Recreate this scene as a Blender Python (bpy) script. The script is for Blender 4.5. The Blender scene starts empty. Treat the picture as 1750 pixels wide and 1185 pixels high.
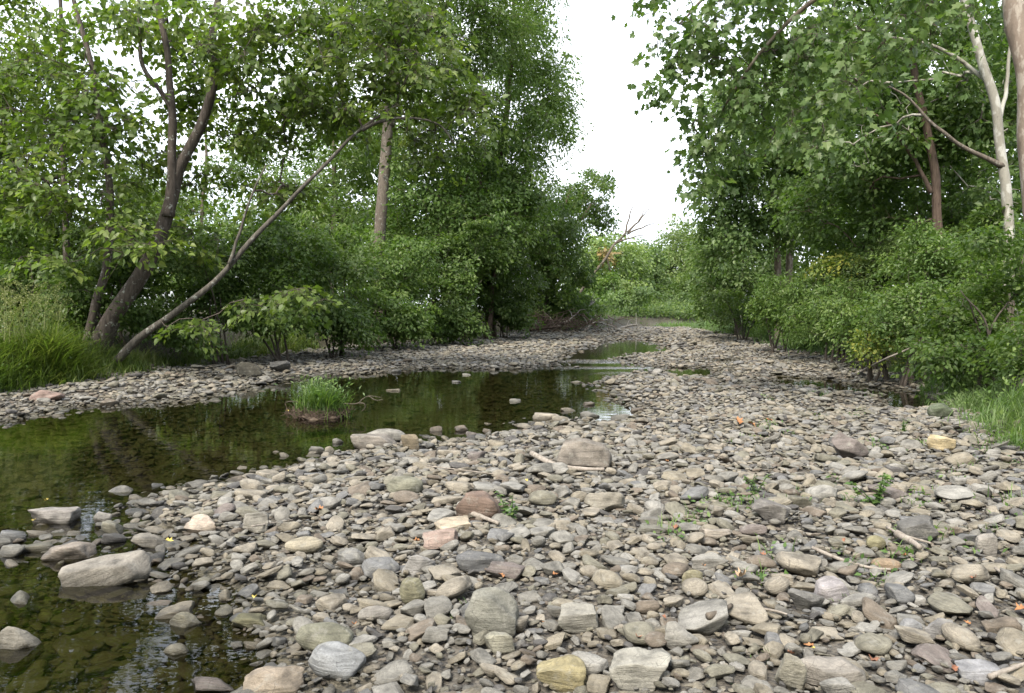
import bpy, bmesh, math, random
import numpy as np
from mathutils import Vector, Matrix, Euler

# ------------------------------------------------------------------ camera, sky, sun, exposure
sc = bpy.context.scene
col = sc.collection
FPX, CX, CY, HOR = 1300.0, 875.0, 592.5, 530.0      # focal length and horizon, measured in photo pixels
EYE = Vector((0.0, 0.0, 1.6))
PITCH = math.atan((CY - HOR) / FPX)
cam_d = bpy.data.cameras.new('camera'); cam = bpy.data.objects.new('camera', cam_d); col.objects.link(cam)
cam.location = EYE
cam.rotation_euler = (math.pi / 2 - PITCH, 0, 0)
cam_d.sensor_width = 36.0; cam_d.lens = 36.0 * FPX / 1750.0
cam_d.clip_start = 0.05; cam_d.clip_end = 3000
sc.camera = cam

SUN_EL, SUN_AZ = math.radians(50), math.radians(208)   # azimuth clockwise from +Y (north): behind the camera, to the left
world = bpy.data.worlds.new('World'); sc.world = world; world.use_nodes = True
wn, wl = world.node_tree.nodes, world.node_tree.links
wn.clear()
w_out = wn.new('ShaderNodeOutputWorld'); w_bg = wn.new('ShaderNodeBackground')
w_sky = wn.new('ShaderNodeTexSky'); w_sky.sky_type = 'NISHITA'; w_sky.sun_disc = False
w_sky.sun_elevation = SUN_EL; w_sky.sun_rotation = SUN_AZ
w_sky.air_density = 1.0; w_sky.dust_density = 2.0; w_sky.ozone_density = 1.0
w_tc = wn.new('ShaderNodeTexCoord'); w_map = wn.new('ShaderNodeMapping'); w_map.inputs['Scale'].default_value = (1, 1, 2.2)
w_noise = wn.new('ShaderNodeTexNoise'); w_noise.inputs['Scale'].default_value = 1.7; w_noise.inputs['Detail'].default_value = 6
w_ramp = wn.new('ShaderNodeValToRGB')
w_ramp.color_ramp.elements[0].position = 0.38; w_ramp.color_ramp.elements[0].color = (.04, .04, .04, 1)
w_ramp.color_ramp.elements[1].position = 0.60; w_ramp.color_ramp.elements[1].color = (1, 1, 1, 1)
w_mix = wn.new('ShaderNodeMix'); w_mix.data_type = 'RGBA'
w_mix.inputs['B'].default_value = (10.5, 11.0, 11.8, 1)      # thin bright cloud
wl.new(w_tc.outputs['Generated'], w_map.inputs['Vector']); wl.new(w_map.outputs['Vector'], w_noise.inputs['Vector'])
wl.new(w_noise.outputs['Fac'], w_ramp.inputs['Fac']); wl.new(w_ramp.outputs['Color'], w_mix.inputs['Factor'])
wl.new(w_sky.outputs['Color'], w_mix.inputs['A']); wl.new(w_mix.outputs['Result'], w_bg.inputs['Color'])
w_bg.inputs['Strength'].default_value = 0.10
wl.new(w_bg.outputs['Background'], w_out.inputs['Surface'])

sun_d = bpy.data.lights.new('sun', 'SUN'); sun_d.energy = 3.0; sun_d.angle = math.radians(20); sun_d.color = (1.0, .93, .82)
sun = bpy.data.objects.new('sun', sun_d); col.objects.link(sun)
_sd = Vector((math.sin(SUN_AZ) * math.cos(SUN_EL), math.cos(SUN_AZ) * math.cos(SUN_EL), math.sin(SUN_EL)))
sun.rotation_euler = _sd.to_track_quat('Z', 'Y').to_euler()

sc.view_settings.view_transform = 'Standard'; sc.view_settings.look = 'None'
sc.view_settings.exposure = 1.32; sc.view_settings.gamma = 1.0; sc.view_settings.use_curve_mapping = False
sc.render.engine = 'CYCLES'
cy = sc.cycles
cy.max_bounces = 8; cy.diffuse_bounces = 4; cy.glossy_bounces = 3; cy.transmission_bounces = 4; cy.transparent_max_bounces = 8
cy.caustics_reflective = False; cy.caustics_refractive = False
cy.use_denoising = True
try: cy.denoiser = 'OPENIMAGEDENOISE'; cy.denoising_prefilter = 'ACCURATE'
except Exception: pass
sc.render.use_persistent_data = False

# ------------------------------------------------------------------ small helpers
random.seed(7)
_sp, _cp = math.sin(PITCH), math.cos(PITCH)
def ray(px, py):
    a, b = (px - CX) / FPX, -(py - CY) / FPX
    return Vector((a, _cp + b * _sp, -_sp + b * _cp))
def P(px, py, d):
    """Point d metres ahead on the line of sight through a photo pixel."""
    r = ray(px, py); return EYE + r * (d * DSC / r.y)
DSC = 1.0             # depth factor for the group of trees being placed
def ground_pt(px, py, z=0.0):
    r = ray(px, py); t = (z - EYE.z) / r.z
    return EYE + r * t
def to_px(x, y, z):
    """Photo pixel of world points (arrays allowed)."""
    dx, dy, dz = x - EYE.x, y - EYE.y, z - EYE.z
    dep = dy * _cp - dz * _sp; up = dy * _sp + dz * _cp
    return CX + FPX * dx / dep, CY - FPX * up / dep, dep

def _hash(ix, iy, iz, s):
    h = (ix.astype(np.int64) * 374761393 + iy.astype(np.int64) * 668265263 + iz.astype(np.int64) * 2147483647 + s * 144665) & 0xFFFFFFFF
    h = ((h ^ (h >> 13)) * 1274126177) & 0xFFFFFFFF
    return ((h ^ (h >> 16)) & 0xFFFF) / 65535.0
def vnoise(x, y, z=None, s=0):
    x = np.asarray(x, float); y = np.asarray(y, float); z = np.zeros_like(x) if z is None else np.asarray(z, float)
    xi, yi, zi = np.floor(x), np.floor(y), np.floor(z)
    fx, fy, fz = x - xi, y - yi, z - zi
    fx, fy, fz = fx * fx * (3 - 2 * fx), fy * fy * (3 - 2 * fy), fz * fz * (3 - 2 * fz)
    r = 0
    for a in (0, 1):
        for b in (0, 1):
            for c in (0, 1):
                w = (fx if a else 1 - fx) * (fy if b else 1 - fy) * (fz if c else 1 - fz)
                r = r + w * _hash(xi + a, yi + b, zi + c, s)
    return r                                    # 0..1

def mesh_obj(name, V, F, mat, parent=None, smooth=True, attrs=None, link=True):
    """F: list of integer arrays, each (n,k)."""
    me = bpy.data.meshes.new(name)
    V = np.asarray(V, np.float32)
    F = [np.asarray(f, np.int32) for f in F if len(f)]
    me.vertices.add(len(V)); me.vertices.foreach_set('co', V.ravel())
    loops = np.concatenate([f.ravel() for f in F])
    tot = np.concatenate([np.full(len(f), f.shape[1], np.int32) for f in F])
    start = np.concatenate([[0], np.cumsum(tot)[:-1]]).astype(np.int32)
    me.loops.add(len(loops)); me.loops.foreach_set('vertex_index', loops)
    me.polygons.add(len(tot)); me.polygons.foreach_set('loop_start', start)
    me.polygons.foreach_set('use_smooth', np.full(len(tot), smooth, bool))
    for k, v in (attrs or {}).items():
        a = me.attributes.new(k, 'FLOAT', 'POINT'); a.data.foreach_set('value', np.asarray(v, np.float32))
    me.update(calc_edges=True)
    me.materials.append(mat)
    o = bpy.data.objects.new(name, me)
    if link: col.objects.link(o)
    if parent is not None: o.parent = parent
    return o
def empty(name, loc):
    e = bpy.data.objects.new(name, None); col.objects.link(e); e.location = loc; e.empty_display_size = .2
    return e
def tag(o, label=None, cat=None, group=None, kind=None):
    if label: o['label'] = label
    if cat: o['category'] = cat
    if group: o['group'] = group
    if kind: o['kind'] = kind
    return o

# ------------------------------------------------------------------ materials
def new_mat(name):
    m = bpy.data.materials.new(name); m.use_nodes = True
    nt = m.node_tree; nt.nodes.clear()
    return m, nt.nodes, nt.links
def ramp(n, stops, interp='LINEAR'):
    r = n.new('ShaderNodeValToRGB'); cr = r.color_ramp; cr.interpolation = interp
    while len(cr.elements) < len(stops): cr.elements.new(0.5)
    for e, (p, c) in zip(cr.elements, stops):
        e.position = p; e.color = (c, c, c, 1) if not hasattr(c, '__len__') else (*c, 1)
    return r
def mixc(n, l, fac, a, b, mode='MIX'):
    m = n.new('ShaderNodeMix'); m.data_type = 'RGBA'; m.blend_type = mode
    for key, v in (('Factor', fac), ('A', a), ('B', b)):
        if hasattr(v, 'links') or isinstance(v, bpy.types.NodeSocket): l.new(v, m.inputs[key])
        elif key == 'Factor': m.inputs[key].default_value = v
        else: m.inputs[key].default_value = (*v, 1)
    return m.outputs['Result']
def noise(n, l, vec, scale, detail=4, rough=.55):
    t = n.new('ShaderNodeTexNoise'); t.inputs['Scale'].default_value = scale; t.inputs['Detail'].default_value = detail
    t.inputs['Roughness'].default_value = rough
    if vec is not None: l.new(vec, t.inputs['Vector'])
    return t.outputs['Fac']
def math_(n, l, op, a, b=0.0):
    m = n.new('ShaderNodeMath'); m.operation = op
    for i, v in enumerate((a, b)):
        if isinstance(v, bpy.types.NodeSocket): l.new(v, m.inputs[i])
        else: m.inputs[i].default_value = v
    return m.outputs[0]
def bump(n, l, h, strength, dist):
    b = n.new('ShaderNodeBump'); b.inputs['Strength'].default_value = strength; b.inputs['Distance'].default_value = dist
    l.new(h, b.inputs['Height']); return b.outputs['Normal']
def finish(n, l, shader):
    o = n.new('ShaderNodeOutputMaterial'); l.new(shader, o.inputs['Surface'])

def leaf_mat(name, dark, mid, lite, trans=.35, rough=.42):
    m, n, l = new_mat(name)
    at = n.new('ShaderNodeAttribute'); at.attribute_name = 'tint'
    r = ramp(n, [(0, dark), (.5, mid), (.93, lite), (1.0, tuple(min(1, c * 1.25) for c in lite))])
    l.new(at.outputs['Fac'], r.inputs['Fac'])
    oi = n.new('ShaderNodeObjectInfo')
    hs = n.new('ShaderNodeHueSaturation'); l.new(r.outputs['Color'], hs.inputs['Color'])
    v = math_(n, l, 'MULTIPLY_ADD', oi.outputs['Random'], .25); l.new(v, hs.inputs['Value'])
    hs.inputs['Value'].links[0].from_node.inputs[2].default_value = .9
    p = n.new('ShaderNodeBsdfPrincipled'); l.new(hs.outputs['Color'], p.inputs['Base Color'])
    p.inputs['Roughness'].default_value = rough; p.inputs['Specular IOR Level'].default_value = .35
    t = n.new('ShaderNodeBsdfTranslucent')
    tc = mixc(n, l, 1.0, hs.outputs['Color'], (1.15, 1.32, .50), 'MULTIPLY'); l.new(tc, t.inputs['Color'])
    mx = n.new('ShaderNodeMixShader'); mx.inputs[0].default_value = trans
    l.new(p.outputs[0], mx.inputs[1]); l.new(t.outputs[0], mx.inputs[2])
    finish(n, l, mx.outputs[0]); return m
M = {}
M['basswood'] = leaf_mat('basswood_leaf', (.058, .096, .020), (.112, .166, .036), (.19, .232, .062), .48)
M['locust'] = leaf_mat('locust_leaf', (.066, .114, .028), (.112, .175, .046), (.17, .225, .068), .50)
M['maple'] = leaf_mat('maple_leaf', (.056, .102, .024), (.098, .158, .040), (.15, .205, .060), .50)
M['sycamore'] = leaf_mat('sycamore_leaf', (.060, .105, .034), (.104, .164, .052), (.165, .22, .082), .48)
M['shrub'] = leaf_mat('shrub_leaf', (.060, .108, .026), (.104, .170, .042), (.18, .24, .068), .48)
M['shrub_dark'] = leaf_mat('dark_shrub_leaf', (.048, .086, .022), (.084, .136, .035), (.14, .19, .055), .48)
M['yellow_shrub'] = leaf_mat('yellowing_shrub_leaf', (.11, .16, .03), (.19, .25, .05), (.40, .37, .07), .40)
M['far_tree'] = leaf_mat('far_tree_leaf', (.095, .145, .042), (.155, .218, .068), (.225, .285, .095), .42)
M['far_tree_dark'] = leaf_mat('far_dark_leaf', (.062, .108, .034), (.105, .162, .048), (.15, .21, .066), .40)
M['rusty'] = leaf_mat('rusty_leaf', (.14, .13, .045), (.21, .155, .065), (.27, .19, .08), .35)
M['grass'] = leaf_mat('grass_blade', (.060, .100, .024), (.115, .165, .042), (.24, .26, .10), .42, .5)
M['grass_cool'] = leaf_mat('grass_blade_cool', (.070, .118, .040), (.115, .185, .065), (.20, .26, .11), .45, .5)
M['straw'] = leaf_mat('dry_grass', (.10, .14, .04), (.19, .22, .08), (.36, .35, .18), .38, .6)
M['weed'] = leaf_mat('weed_leaf', (.060, .115, .032), (.105, .180, .052), (.18, .25, .085), .42)

def bark_mat(name, c1, c2, lichen=None, scale=9):
    m, n, l = new_mat(name)
    tc = n.new('ShaderNodeTexCoord'); mp = n.new('ShaderNodeMapping'); mp.inputs['Scale'].default_value = (1, 1, .18)
    l.new(tc.outputs['Object'], mp.inputs['Vector'])
    f1 = noise(n, l, mp.outputs['Vector'], scale * 2.2, 8, .65)
    r = ramp(n, [(.3, c1), (.68, c2)]); l.new(f1, r.inputs['Fac'])
    c = r.outputs['Color']
    if lichen:
        f2 = noise(n, l, tc.outputs['Object'], scale * .8, 6, .7)
        rr = ramp(n, [(.58, 0), (.64, 1)]); l.new(f2, rr.inputs['Fac'])
        c = mixc(n, l, rr.outputs['Color'], c, lichen)
    p = n.new('ShaderNodeBsdfPrincipled'); l.new(c, p.inputs['Base Color']); p.inputs['Roughness'].default_value = .9
    p.inputs['Specular IOR Level'].default_value = .15
    l.new(bump(n, l, f1, .7, .03), p.inputs['Normal']); finish(n, l, p.outputs[0]); return m
M['bark_dark'] = bark_mat('basswood_bark', (.035, .028, .024), (.115, .095, .08), (.26, .26, .23))
M['bark_grey'] = bark_mat('grey_bark', (.060, .050, .040), (.165, .138, .11), (.24, .23, .20))
M['bark_lichen'] = bark_mat('lichen_spotted_bark', (.045, .040, .034), (.145, .130, .11), (.27, .27, .24), 7)
M['bark_brown'] = bark_mat('brown_bark', (.05, .035, .027), (.15, .11, .085), None)
M['twig'] = bark_mat('twig_bark', (.05, .04, .033), (.12, .10, .085), None)
M['bare_wood'] = bark_mat('bare_wood', (.17, .145, .12), (.36, .32, .275), None, 14)
M['driftwood'] = bark_mat('bleached_driftwood', (.16, .145, .13), (.34, .32, .29), None, 14)
def sycamore_bark(name, a, b, c, s=3.2):
    m, n, l = new_mat(name)
    tc = n.new('ShaderNodeTexCoord'); mp = n.new('ShaderNodeMapping'); mp.inputs['Scale'].default_value = (1, 1, .45)
    l.new(tc.outputs['Object'], mp.inputs['Vector'])
    f = noise(n, l, mp.outputs['Vector'], s, 5, .6); r = ramp(n, [(.40, a), (.45, b), (.53, b), (.58, c)]); l.new(f, r.inputs['Fac'])
    g = noise(n, l, mp.outputs['Vector'], s * 9, 6, .7)
    cc = mixc(n, l, .35, r.outputs['Color'], g, 'OVERLAY')
    p = n.new('ShaderNodeBsdfPrincipled'); l.new(cc, p.inputs['Base Color']); p.inputs['Roughness'].default_value = .75
    l.new(bump(n, l, f, .35, .02), p.inputs['Normal']); finish(n, l, p.outputs[0]); return m
M['syc_white'] = sycamore_bark('white_sycamore_bark', (.09, .078, .058), (.225, .21, .17), (.36, .35, .305))
M['syc_tan'] = sycamore_bark('tan_sycamore_bark', (.145, .112, .085), (.20, .155, .118), (.32, .275, .225), 6)

def stone_surface(n, l, base, wet_line=True):
    """Grain, strata, stains on a base colour; stone near or below the water line is wet, deeper down it wears algae."""
    tc = n.new('ShaderNodeTexCoord'); geo = n.new('ShaderNodeNewGeometry'); oi = n.new('ShaderNodeObjectInfo')
    off = n.new('ShaderNodeVectorMath'); off.operation = 'ADD'; l.new(geo.outputs['Position'], off.inputs[0])
    cmb = n.new('ShaderNodeCombineXYZ'); k = math_(n, l, 'MULTIPLY', oi.outputs['Random'], 37.0)
    for i in range(3): l.new(k, cmb.inputs[i])
    l.new(cmb.outputs[0], off.inputs[1]); pos = off.outputs[0]
    big = noise(n, l, pos, 9, 5, .6); fine = noise(n, l, pos, 85, 5, .75); speck = noise(n, l, pos, 260, 2, .6)
    r1 = ramp(n, [(.30, .50), (.5, 1.0), (.72, 1.38)]); l.new(big, r1.inputs['Fac'])
    c = mixc(n, l, 1.0, base, r1.outputs['Color'], 'MULTIPLY')
    r2 = ramp(n, [(.25, .66), (.55, 1.0), (.8, 1.32)]); l.new(fine, r2.inputs['Fac'])
    c = mixc(n, l, .8, c, r2.outputs['Color'], 'MULTIPLY')
    r3 = ramp(n, [(.3, .75), (.5, 1.0), (.72, 1.2)]); l.new(speck, r3.inputs['Fac'])
    c = mixc(n, l, .6, c, r3.outputs['Color'], 'MULTIPLY')
    mp = n.new('ShaderNodeMapping'); mp.inputs['Scale'].default_value = (1.2, 1.2, 9); l.new(tc.outputs['Object'], mp.inputs['Vector'])
    ov = n.new('ShaderNodeVectorMath'); ov.operation = 'ADD'; l.new(mp.outputs[0], ov.inputs[0]); l.new(cmb.outputs[0], ov.inputs[1])
    band = noise(n, l, ov.outputs[0], 1.6, 4, .6); rb = ramp(n, [(.32, .62), (.5, 1.0), (.68, 1.22)]); l.new(band, rb.inputs['Fac'])
    c = mixc(n, l, .75, c, rb.outputs['Color'], 'MULTIPLY')
    cr = n.new('ShaderNodeTexVoronoi'); cr.feature = 'DISTANCE_TO_EDGE'; cr.inputs['Scale'].default_value = 11; l.new(pos, cr.inputs['Vector'])
    rc = ramp(n, [(.0, .35), (.018, 1.0)]); l.new(cr.outputs['Distance'], rc.inputs['Fac'])
    c = mixc(n, l, math_(n, l, 'MULTIPLY', math_(n, l, 'GREATER_THAN', big, .56), .7), c, mixc(n, l, 1.0, c, rc.outputs['Color'], 'MULTIPLY'))
    # pale dried-silt and lichen bloom on part of the stones
    st = noise(n, l, pos, 17, 6, .72); rs = ramp(n, [(.54, 0), (.68, .55)]); l.new(st, rs.inputs['Fac'])
    c = mixc(n, l, rs.outputs['Color'], c, (.25, .238, .205))
    sepz = n.new('ShaderNodeSeparateXYZ'); l.new(geo.outputs['Position'], sepz.inputs[0])
    zz = math_(n, l, 'ADD', sepz.outputs[2], math_(n, l, 'MULTIPLY', math_(n, l, 'SUBTRACT', big, .5), .07))
    wet = ramp(n, [(.0, 1.0), (1.0, 0.0)]); mr = n.new('ShaderNodeMapRange'); l.new(zz, mr.inputs['Value'])
    mr.inputs['From Min'].default_value = .012; mr.inputs['From Max'].default_value = .085; l.new(mr.outputs[0], wet.inputs['Fac'])
    c = mixc(n, l, wet.outputs['Color'], c, mixc(n, l, 1.0, c, (.42, .41, .38), 'MULTIPLY'))
    alg = n.new('ShaderNodeMapRange'); l.new(zz, alg.inputs['Value'])
    alg.inputs['From Min'].default_value = -.01; alg.inputs['From Max'].default_value = -.05
    alg.inputs['To Min'].default_value = 0; alg.inputs['To Max'].default_value = .72
    c = mixc(n, l, alg.outputs[0], c, mixc(n, l, big, (.068, .064, .028), (.125, .110, .055)))
    p = n.new('ShaderNodeBsdfPrincipled'); l.new(c, p.inputs['Base Color'])
    rg = n.new('ShaderNodeMapRange'); l.new(wet.outputs['Color'], rg.inputs['Value'])
    rg.inputs['To Min'].default_value = .82; rg.inputs['To Max'].default_value = .34; l.new(rg.outputs[0], p.inputs['Roughness'])
    p.inputs['Specular IOR Level'].default_value = .35
    h = math_(n, l, 'ADD', math_(n, l, 'MULTIPLY', fine, .6), math_(n, l, 'ADD', big, math_(n, l, 'MULTIPLY', band, .7)))
    l.new(bump(n, l, h, .8, .014), p.inputs['Normal'])
    finish(n, l, p.outputs[0])
TONES = [('pale tan', (.248, .222, .178)), ('light grey', (.238, .230, .208)), ('olive grey', (.175, .165, .128)), ('blue grey', (.150, .150, .148)),
         ('brown', (.160, .133, .104)), ('dark slate', (.088, .084, .080)), ('mid grey', (.186, .178, .157)), ('purplish', (.155, .132, .120)), ('buff', (.214, .190, .145))]
def make_stone_mats():
    m, n, l = new_mat('river_stone_mix')
    oi = n.new('ShaderNodeObjectInfo')
    order = [5, 3, 4, 6, 2, 8, 1, 0, 6, 1, 8, 0, 2, 6]
    st = [(i / len(order), TONES[t][1]) for i, t in enumerate(order)]
    r = ramp(n, st, 'CONSTANT'); l.new(oi.outputs['Random'], r.inputs['Fac'])
    stone_surface(n, l, mixc(n, l, 1.0, r.outputs['Color'], (.86, .845, .83), 'MULTIPLY'))
    m2, n, l = new_mat('river_stone_own_tone')
    oi = n.new('ShaderNodeObjectInfo'); stone_surface(n, l, mixc(n, l, 1.0, oi.outputs['Color'], (.88, .87, .86), 'MULTIPLY'))
    return m, m2
M['stone_mix'], M['stone_own'] = make_stone_mats()

def ground_mat():
    m, n, l = new_mat('river_bed_ground')
    geo = n.new('ShaderNodeNewGeometry'); pos = geo.outputs['Position']
    bank = n.new('ShaderNodeAttribute'); bank.attribute_name = 'bank'
    vor = n.new('ShaderNodeTexVoronoi'); vor.inputs['Scale'].default_value = 26; l.new(pos, vor.inputs['Vector'])
    vor2 = n.new('ShaderNodeTexVoronoi'); vor2.inputs['Scale'].default_value = 70; l.new(pos, vor2.inputs['Vector'])
    f = noise(n, l, pos, 3, 6, .6); g = noise(n, l, pos, 60, 6, .7)
    bw = n.new('ShaderNodeRGBToBW'); l.new(vor.outputs['Color'], bw.inputs[0])
    rc = ramp(n, [(.1, (.075, .066, .056)), (.45, (.15, .135, .11)), (.9, (.25, .225, .185))]); l.new(bw.outputs[0], rc.inputs['Fac'])
    gv = mixc(n, l, .6, rc.outputs['Color'], (.040, .034, .027))  # painted shade: gravel darkened so the gaps between stones look deeper
    gv = mixc(n, l, .7, gv, g, 'OVERLAY')
    soil = mixc(n, l, f, (.030, .026, .014), (.060, .055, .026)); soil = mixc(n, l, .5, soil, g, 'OVERLAY')
    c = mixc(n, l, bank.outputs['Fac'], gv, soil)
    sep = n.new('ShaderNodeSeparateXYZ'); l.new(pos, sep.inputs[0])
    wet = n.new('ShaderNodeMapRange'); l.new(sep.outputs[2], wet.inputs['Value'])
    wet.inputs['From Min'].default_value = -.02; wet.inputs['From Max'].default_value = .04
    bed = mixc(n, l, f, (.046, .042, .020), (.098, .084, .042)); bed = mixc(n, l, .6, bed, bw.outputs[0], 'OVERLAY')
    c = mixc(n, l, wet.outputs[0], bed, c)
    p = n.new('ShaderNodeBsdfPrincipled'); l.new(c, p.inputs['Base Color']); p.inputs['Roughness'].default_value = .9
    h = math_(n, l, 'SUBTRACT', math_(n, l, 'MULTIPLY', g, .4), vor.outputs['Distance'])
    h = math_(n, l, 'SUBTRACT', h, math_(n, l, 'MULTIPLY', vor2.outputs['Distance'], .4))
    l.new(bump(n, l, h, .9, .03), p.inputs['Normal']); finish(n, l, p.outputs[0]); return m
M['ground'] = ground_mat()

def water_mat():
    m, n, l = new_mat('stream_water')
    geo = n.new('ShaderNodeNewGeometry')
    mp = n.new('ShaderNodeMapping'); mp.inputs['Scale'].default_value = (1.0, 2.4, 1); l.new(geo.outputs['Position'], mp.inputs['Vector'])
    a = noise(n, l, mp.outputs['Vector'], 2.2, 3, .5); b = noise(n, l, mp.outputs['Vector'], 9, 2, .5)
    at = n.new('ShaderNodeAttribute'); at.attribute_name = 'riffle'
    c = noise(n, l, mp.outputs['Vector'], 5.0, 4, .6)
    h = math_(n, l, 'ADD', a, math_(n, l, 'MULTIPLY', b, .05))
    h = math_(n, l, 'ADD', math_(n, l, 'MULTIPLY', h, .0022), math_(n, l, 'MULTIPLY', math_(n, l, 'MULTIPLY', c, at.outputs['Fac']), .10))
    nb = n.new('ShaderNodeBump'); nb.inputs['Strength'].default_value = 1.0; nb.inputs['Distance'].default_value = 1.0; l.new(h, nb.inputs['Height'])
    tr = n.new('ShaderNodeBsdfTransparent'); tr.inputs['Color'].default_value = (.47, .47, .33, 1)
    gl = n.new('ShaderNodeBsdfGlossy'); gl.inputs['Roughness'].default_value = .015; gl.inputs['Color'].default_value = (1, 1, 1, 1)
    l.new(nb.outputs[0], gl.inputs['Normal'])
    fr = n.new('ShaderNodeFresnel'); fr.inputs['IOR'].default_value = 1.33; l.new(nb.outputs[0], fr.inputs['Normal'])
    mx = n.new('ShaderNodeMixShader'); l.new(fr.outputs[0], mx.inputs[0]); l.new(tr.outputs[0], mx.inputs[1]); l.new(gl.outputs[0], mx.inputs[2])
    finish(n, l, mx.outputs[0]); return m
M['water'] = water_mat()

def simple_mat(name, c1, c2, scale=30, rough=.8):
    m, n, l = new_mat(name)
    tc = n.new('ShaderNodeTexCoord'); f = noise(n, l, tc.outputs['Object'], scale, 4, .6)
    r = ramp(n, [(.3, c1), (.7, c2)]); l.new(f, r.inputs['Fac'])
    p = n.new('ShaderNodeBsdfPrincipled'); l.new(r.outputs['Color'], p.inputs['Base Color']); p.inputs['Roughness'].default_value = rough
    l.new(bump(n, l, f, .5, .01), p.inputs['Normal']); finish(n, l, p.outputs[0]); return m
M['orange_leaf'] = simple_mat('orange_dead_leaf', (.20, .085, .032), (.33, .16, .065))
M['rust_leaf'] = simple_mat('rust_dead_leaf', (.15, .062, .035), (.27, .125, .07))
M['tan_leaf'] = simple_mat('tan_dead_leaf', (.27, .18, .11), (.43, .31, .20))
M['yellow_leaf'] = simple_mat('yellow_dead_leaf', (.42, .32, .06), (.55, .44, .13))
M['mud'] = simple_mat('islet_mud', (.045, .032, .022), (.12, .085, .058), 22)

# ------------------------------------------------------------------ terrain
def px_poly(pts, z=0.0):
    return np.array([[ground_pt(x, y, z).x, ground_pt(x, y, z).y] for x, y in pts])
WATER_MAIN = np.vstack([px_poly([(560, 1185), (550, 1110), (525, 1045), (478, 985), (385, 930), (290, 902), (295, 872), (360, 850), (440, 838), (500, 815),
    (560, 795), (620, 778), (690, 765), (760, 768), (840, 768), (885, 752), (930, 735), (985, 728), (1030, 742), (1085, 735), (1120, 705), (1095, 680), (1068, 660), (1060, 648),
    (1110, 640), (1165, 638), (1120, 622), (1085, 613), (1120, 607), (1185, 601), (1150, 586), (1090, 578), (1045, 581), (990, 591), (945, 600), (932, 614), (915, 625), (850, 631),
    (770, 628), (680, 631), (600, 638), (520, 644), (430, 658), (300, 684), (180, 690), (120, 694), (0, 713), (-200, 745), (-700, 830)]),
    np.array([[-14, 4], [-9, 0], [-7, -4], [-1.2, -4]])])
POOLS = [px_poly([(1325, 644), (1400, 649), (1500, 664), (1590, 674), (1608, 690), (1570, 704), (1500, 702), (1525, 683), (1420, 669), (1335, 661)]),
         px_poly([(1135, 630), (1210, 628), (1215, 641), (1150, 645)]), px_poly([(1225, 616), (1262, 615), (1262, 622), (1228, 623)])]
LEFT_BANK = np.vstack([px_poly([(-900, 790), (-300, 705), (0, 668), (100, 655), (180, 642), (300, 620), (520, 604), (640, 589), (790, 578), (930, 571), (1010, 566), (1100, 561), (1160, 559)], .15),
    np.array([[60, 90], [60, 700], [-700, 700], [-700, 3]])])
RIGHT_BANK = np.vstack([px_poly([(1185, 560), (1235, 567), (1300, 579), (1400, 603), (1480, 619), (1560, 645), (1612, 672), (1640, 702), (1755, 765), (1960, 880), (2500, 1185)], .15),
    np.array([[9, -6], [700, -6], [700, 700], [40, 110]])])
def sdf(poly, x, y):
    """Signed distance to a polygon, negative inside."""
    x = np.asarray(x, float); y = np.asarray(y, float)
    d = np.full(x.shape, 1e18); ins = np.zeros(x.shape, bool)
    n = len(poly)
    for i in range(n):
        x1, y1 = poly[i]; x2, y2 = poly[(i + 1) % n]
        ex, ey = x2 - x1, y2 - y1
        t = np.clip(((x - x1) * ex + (y - y1) * ey) / (ex * ex + ey * ey + 1e-12), 0, 1)
        d = np.minimum(d, (x - x1 - t * ex) ** 2 + (y - y1 - t * ey) ** 2)
        c = ((y1 <= y) & (y2 > y)) | ((y2 <= y) & (y1 > y))
        ins ^= c & (x < x1 + (y - y1) * ex / (ey if abs(ey) > 1e-9 else 1e-9))
    d = np.sqrt(d)
    return np.where(ins, -d, d)
def sstep(a, b, v):
    t = np.clip((v - a) / (b - a), 0, 1); return t * t * (3 - 2 * t)
def fields(x, y):
    w = sdf(WATER_MAIN, x, y)
    p = np.minimum.reduce([sdf(q, x, y) for q in POOLS])
    b = np.minimum(sdf(LEFT_BANK, x, y), sdf(RIGHT_BANK, x, y))
    return w, p, b
SPA, SPB = ground_pt(-260, 965), ground_pt(350, 905)
def spit(x, y):
    ex, ey = SPB.x - SPA.x, SPB.y - SPA.y
    t = np.clip(((x - SPA.x) * ex + (y - SPA.y) * ey) / (ex * ex + ey * ey), 0, 1)
    d = np.hypot(x - SPA.x - t * ex, y - SPA.y - t * ey)
    return np.exp(-(d / .55) ** 2)
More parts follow.
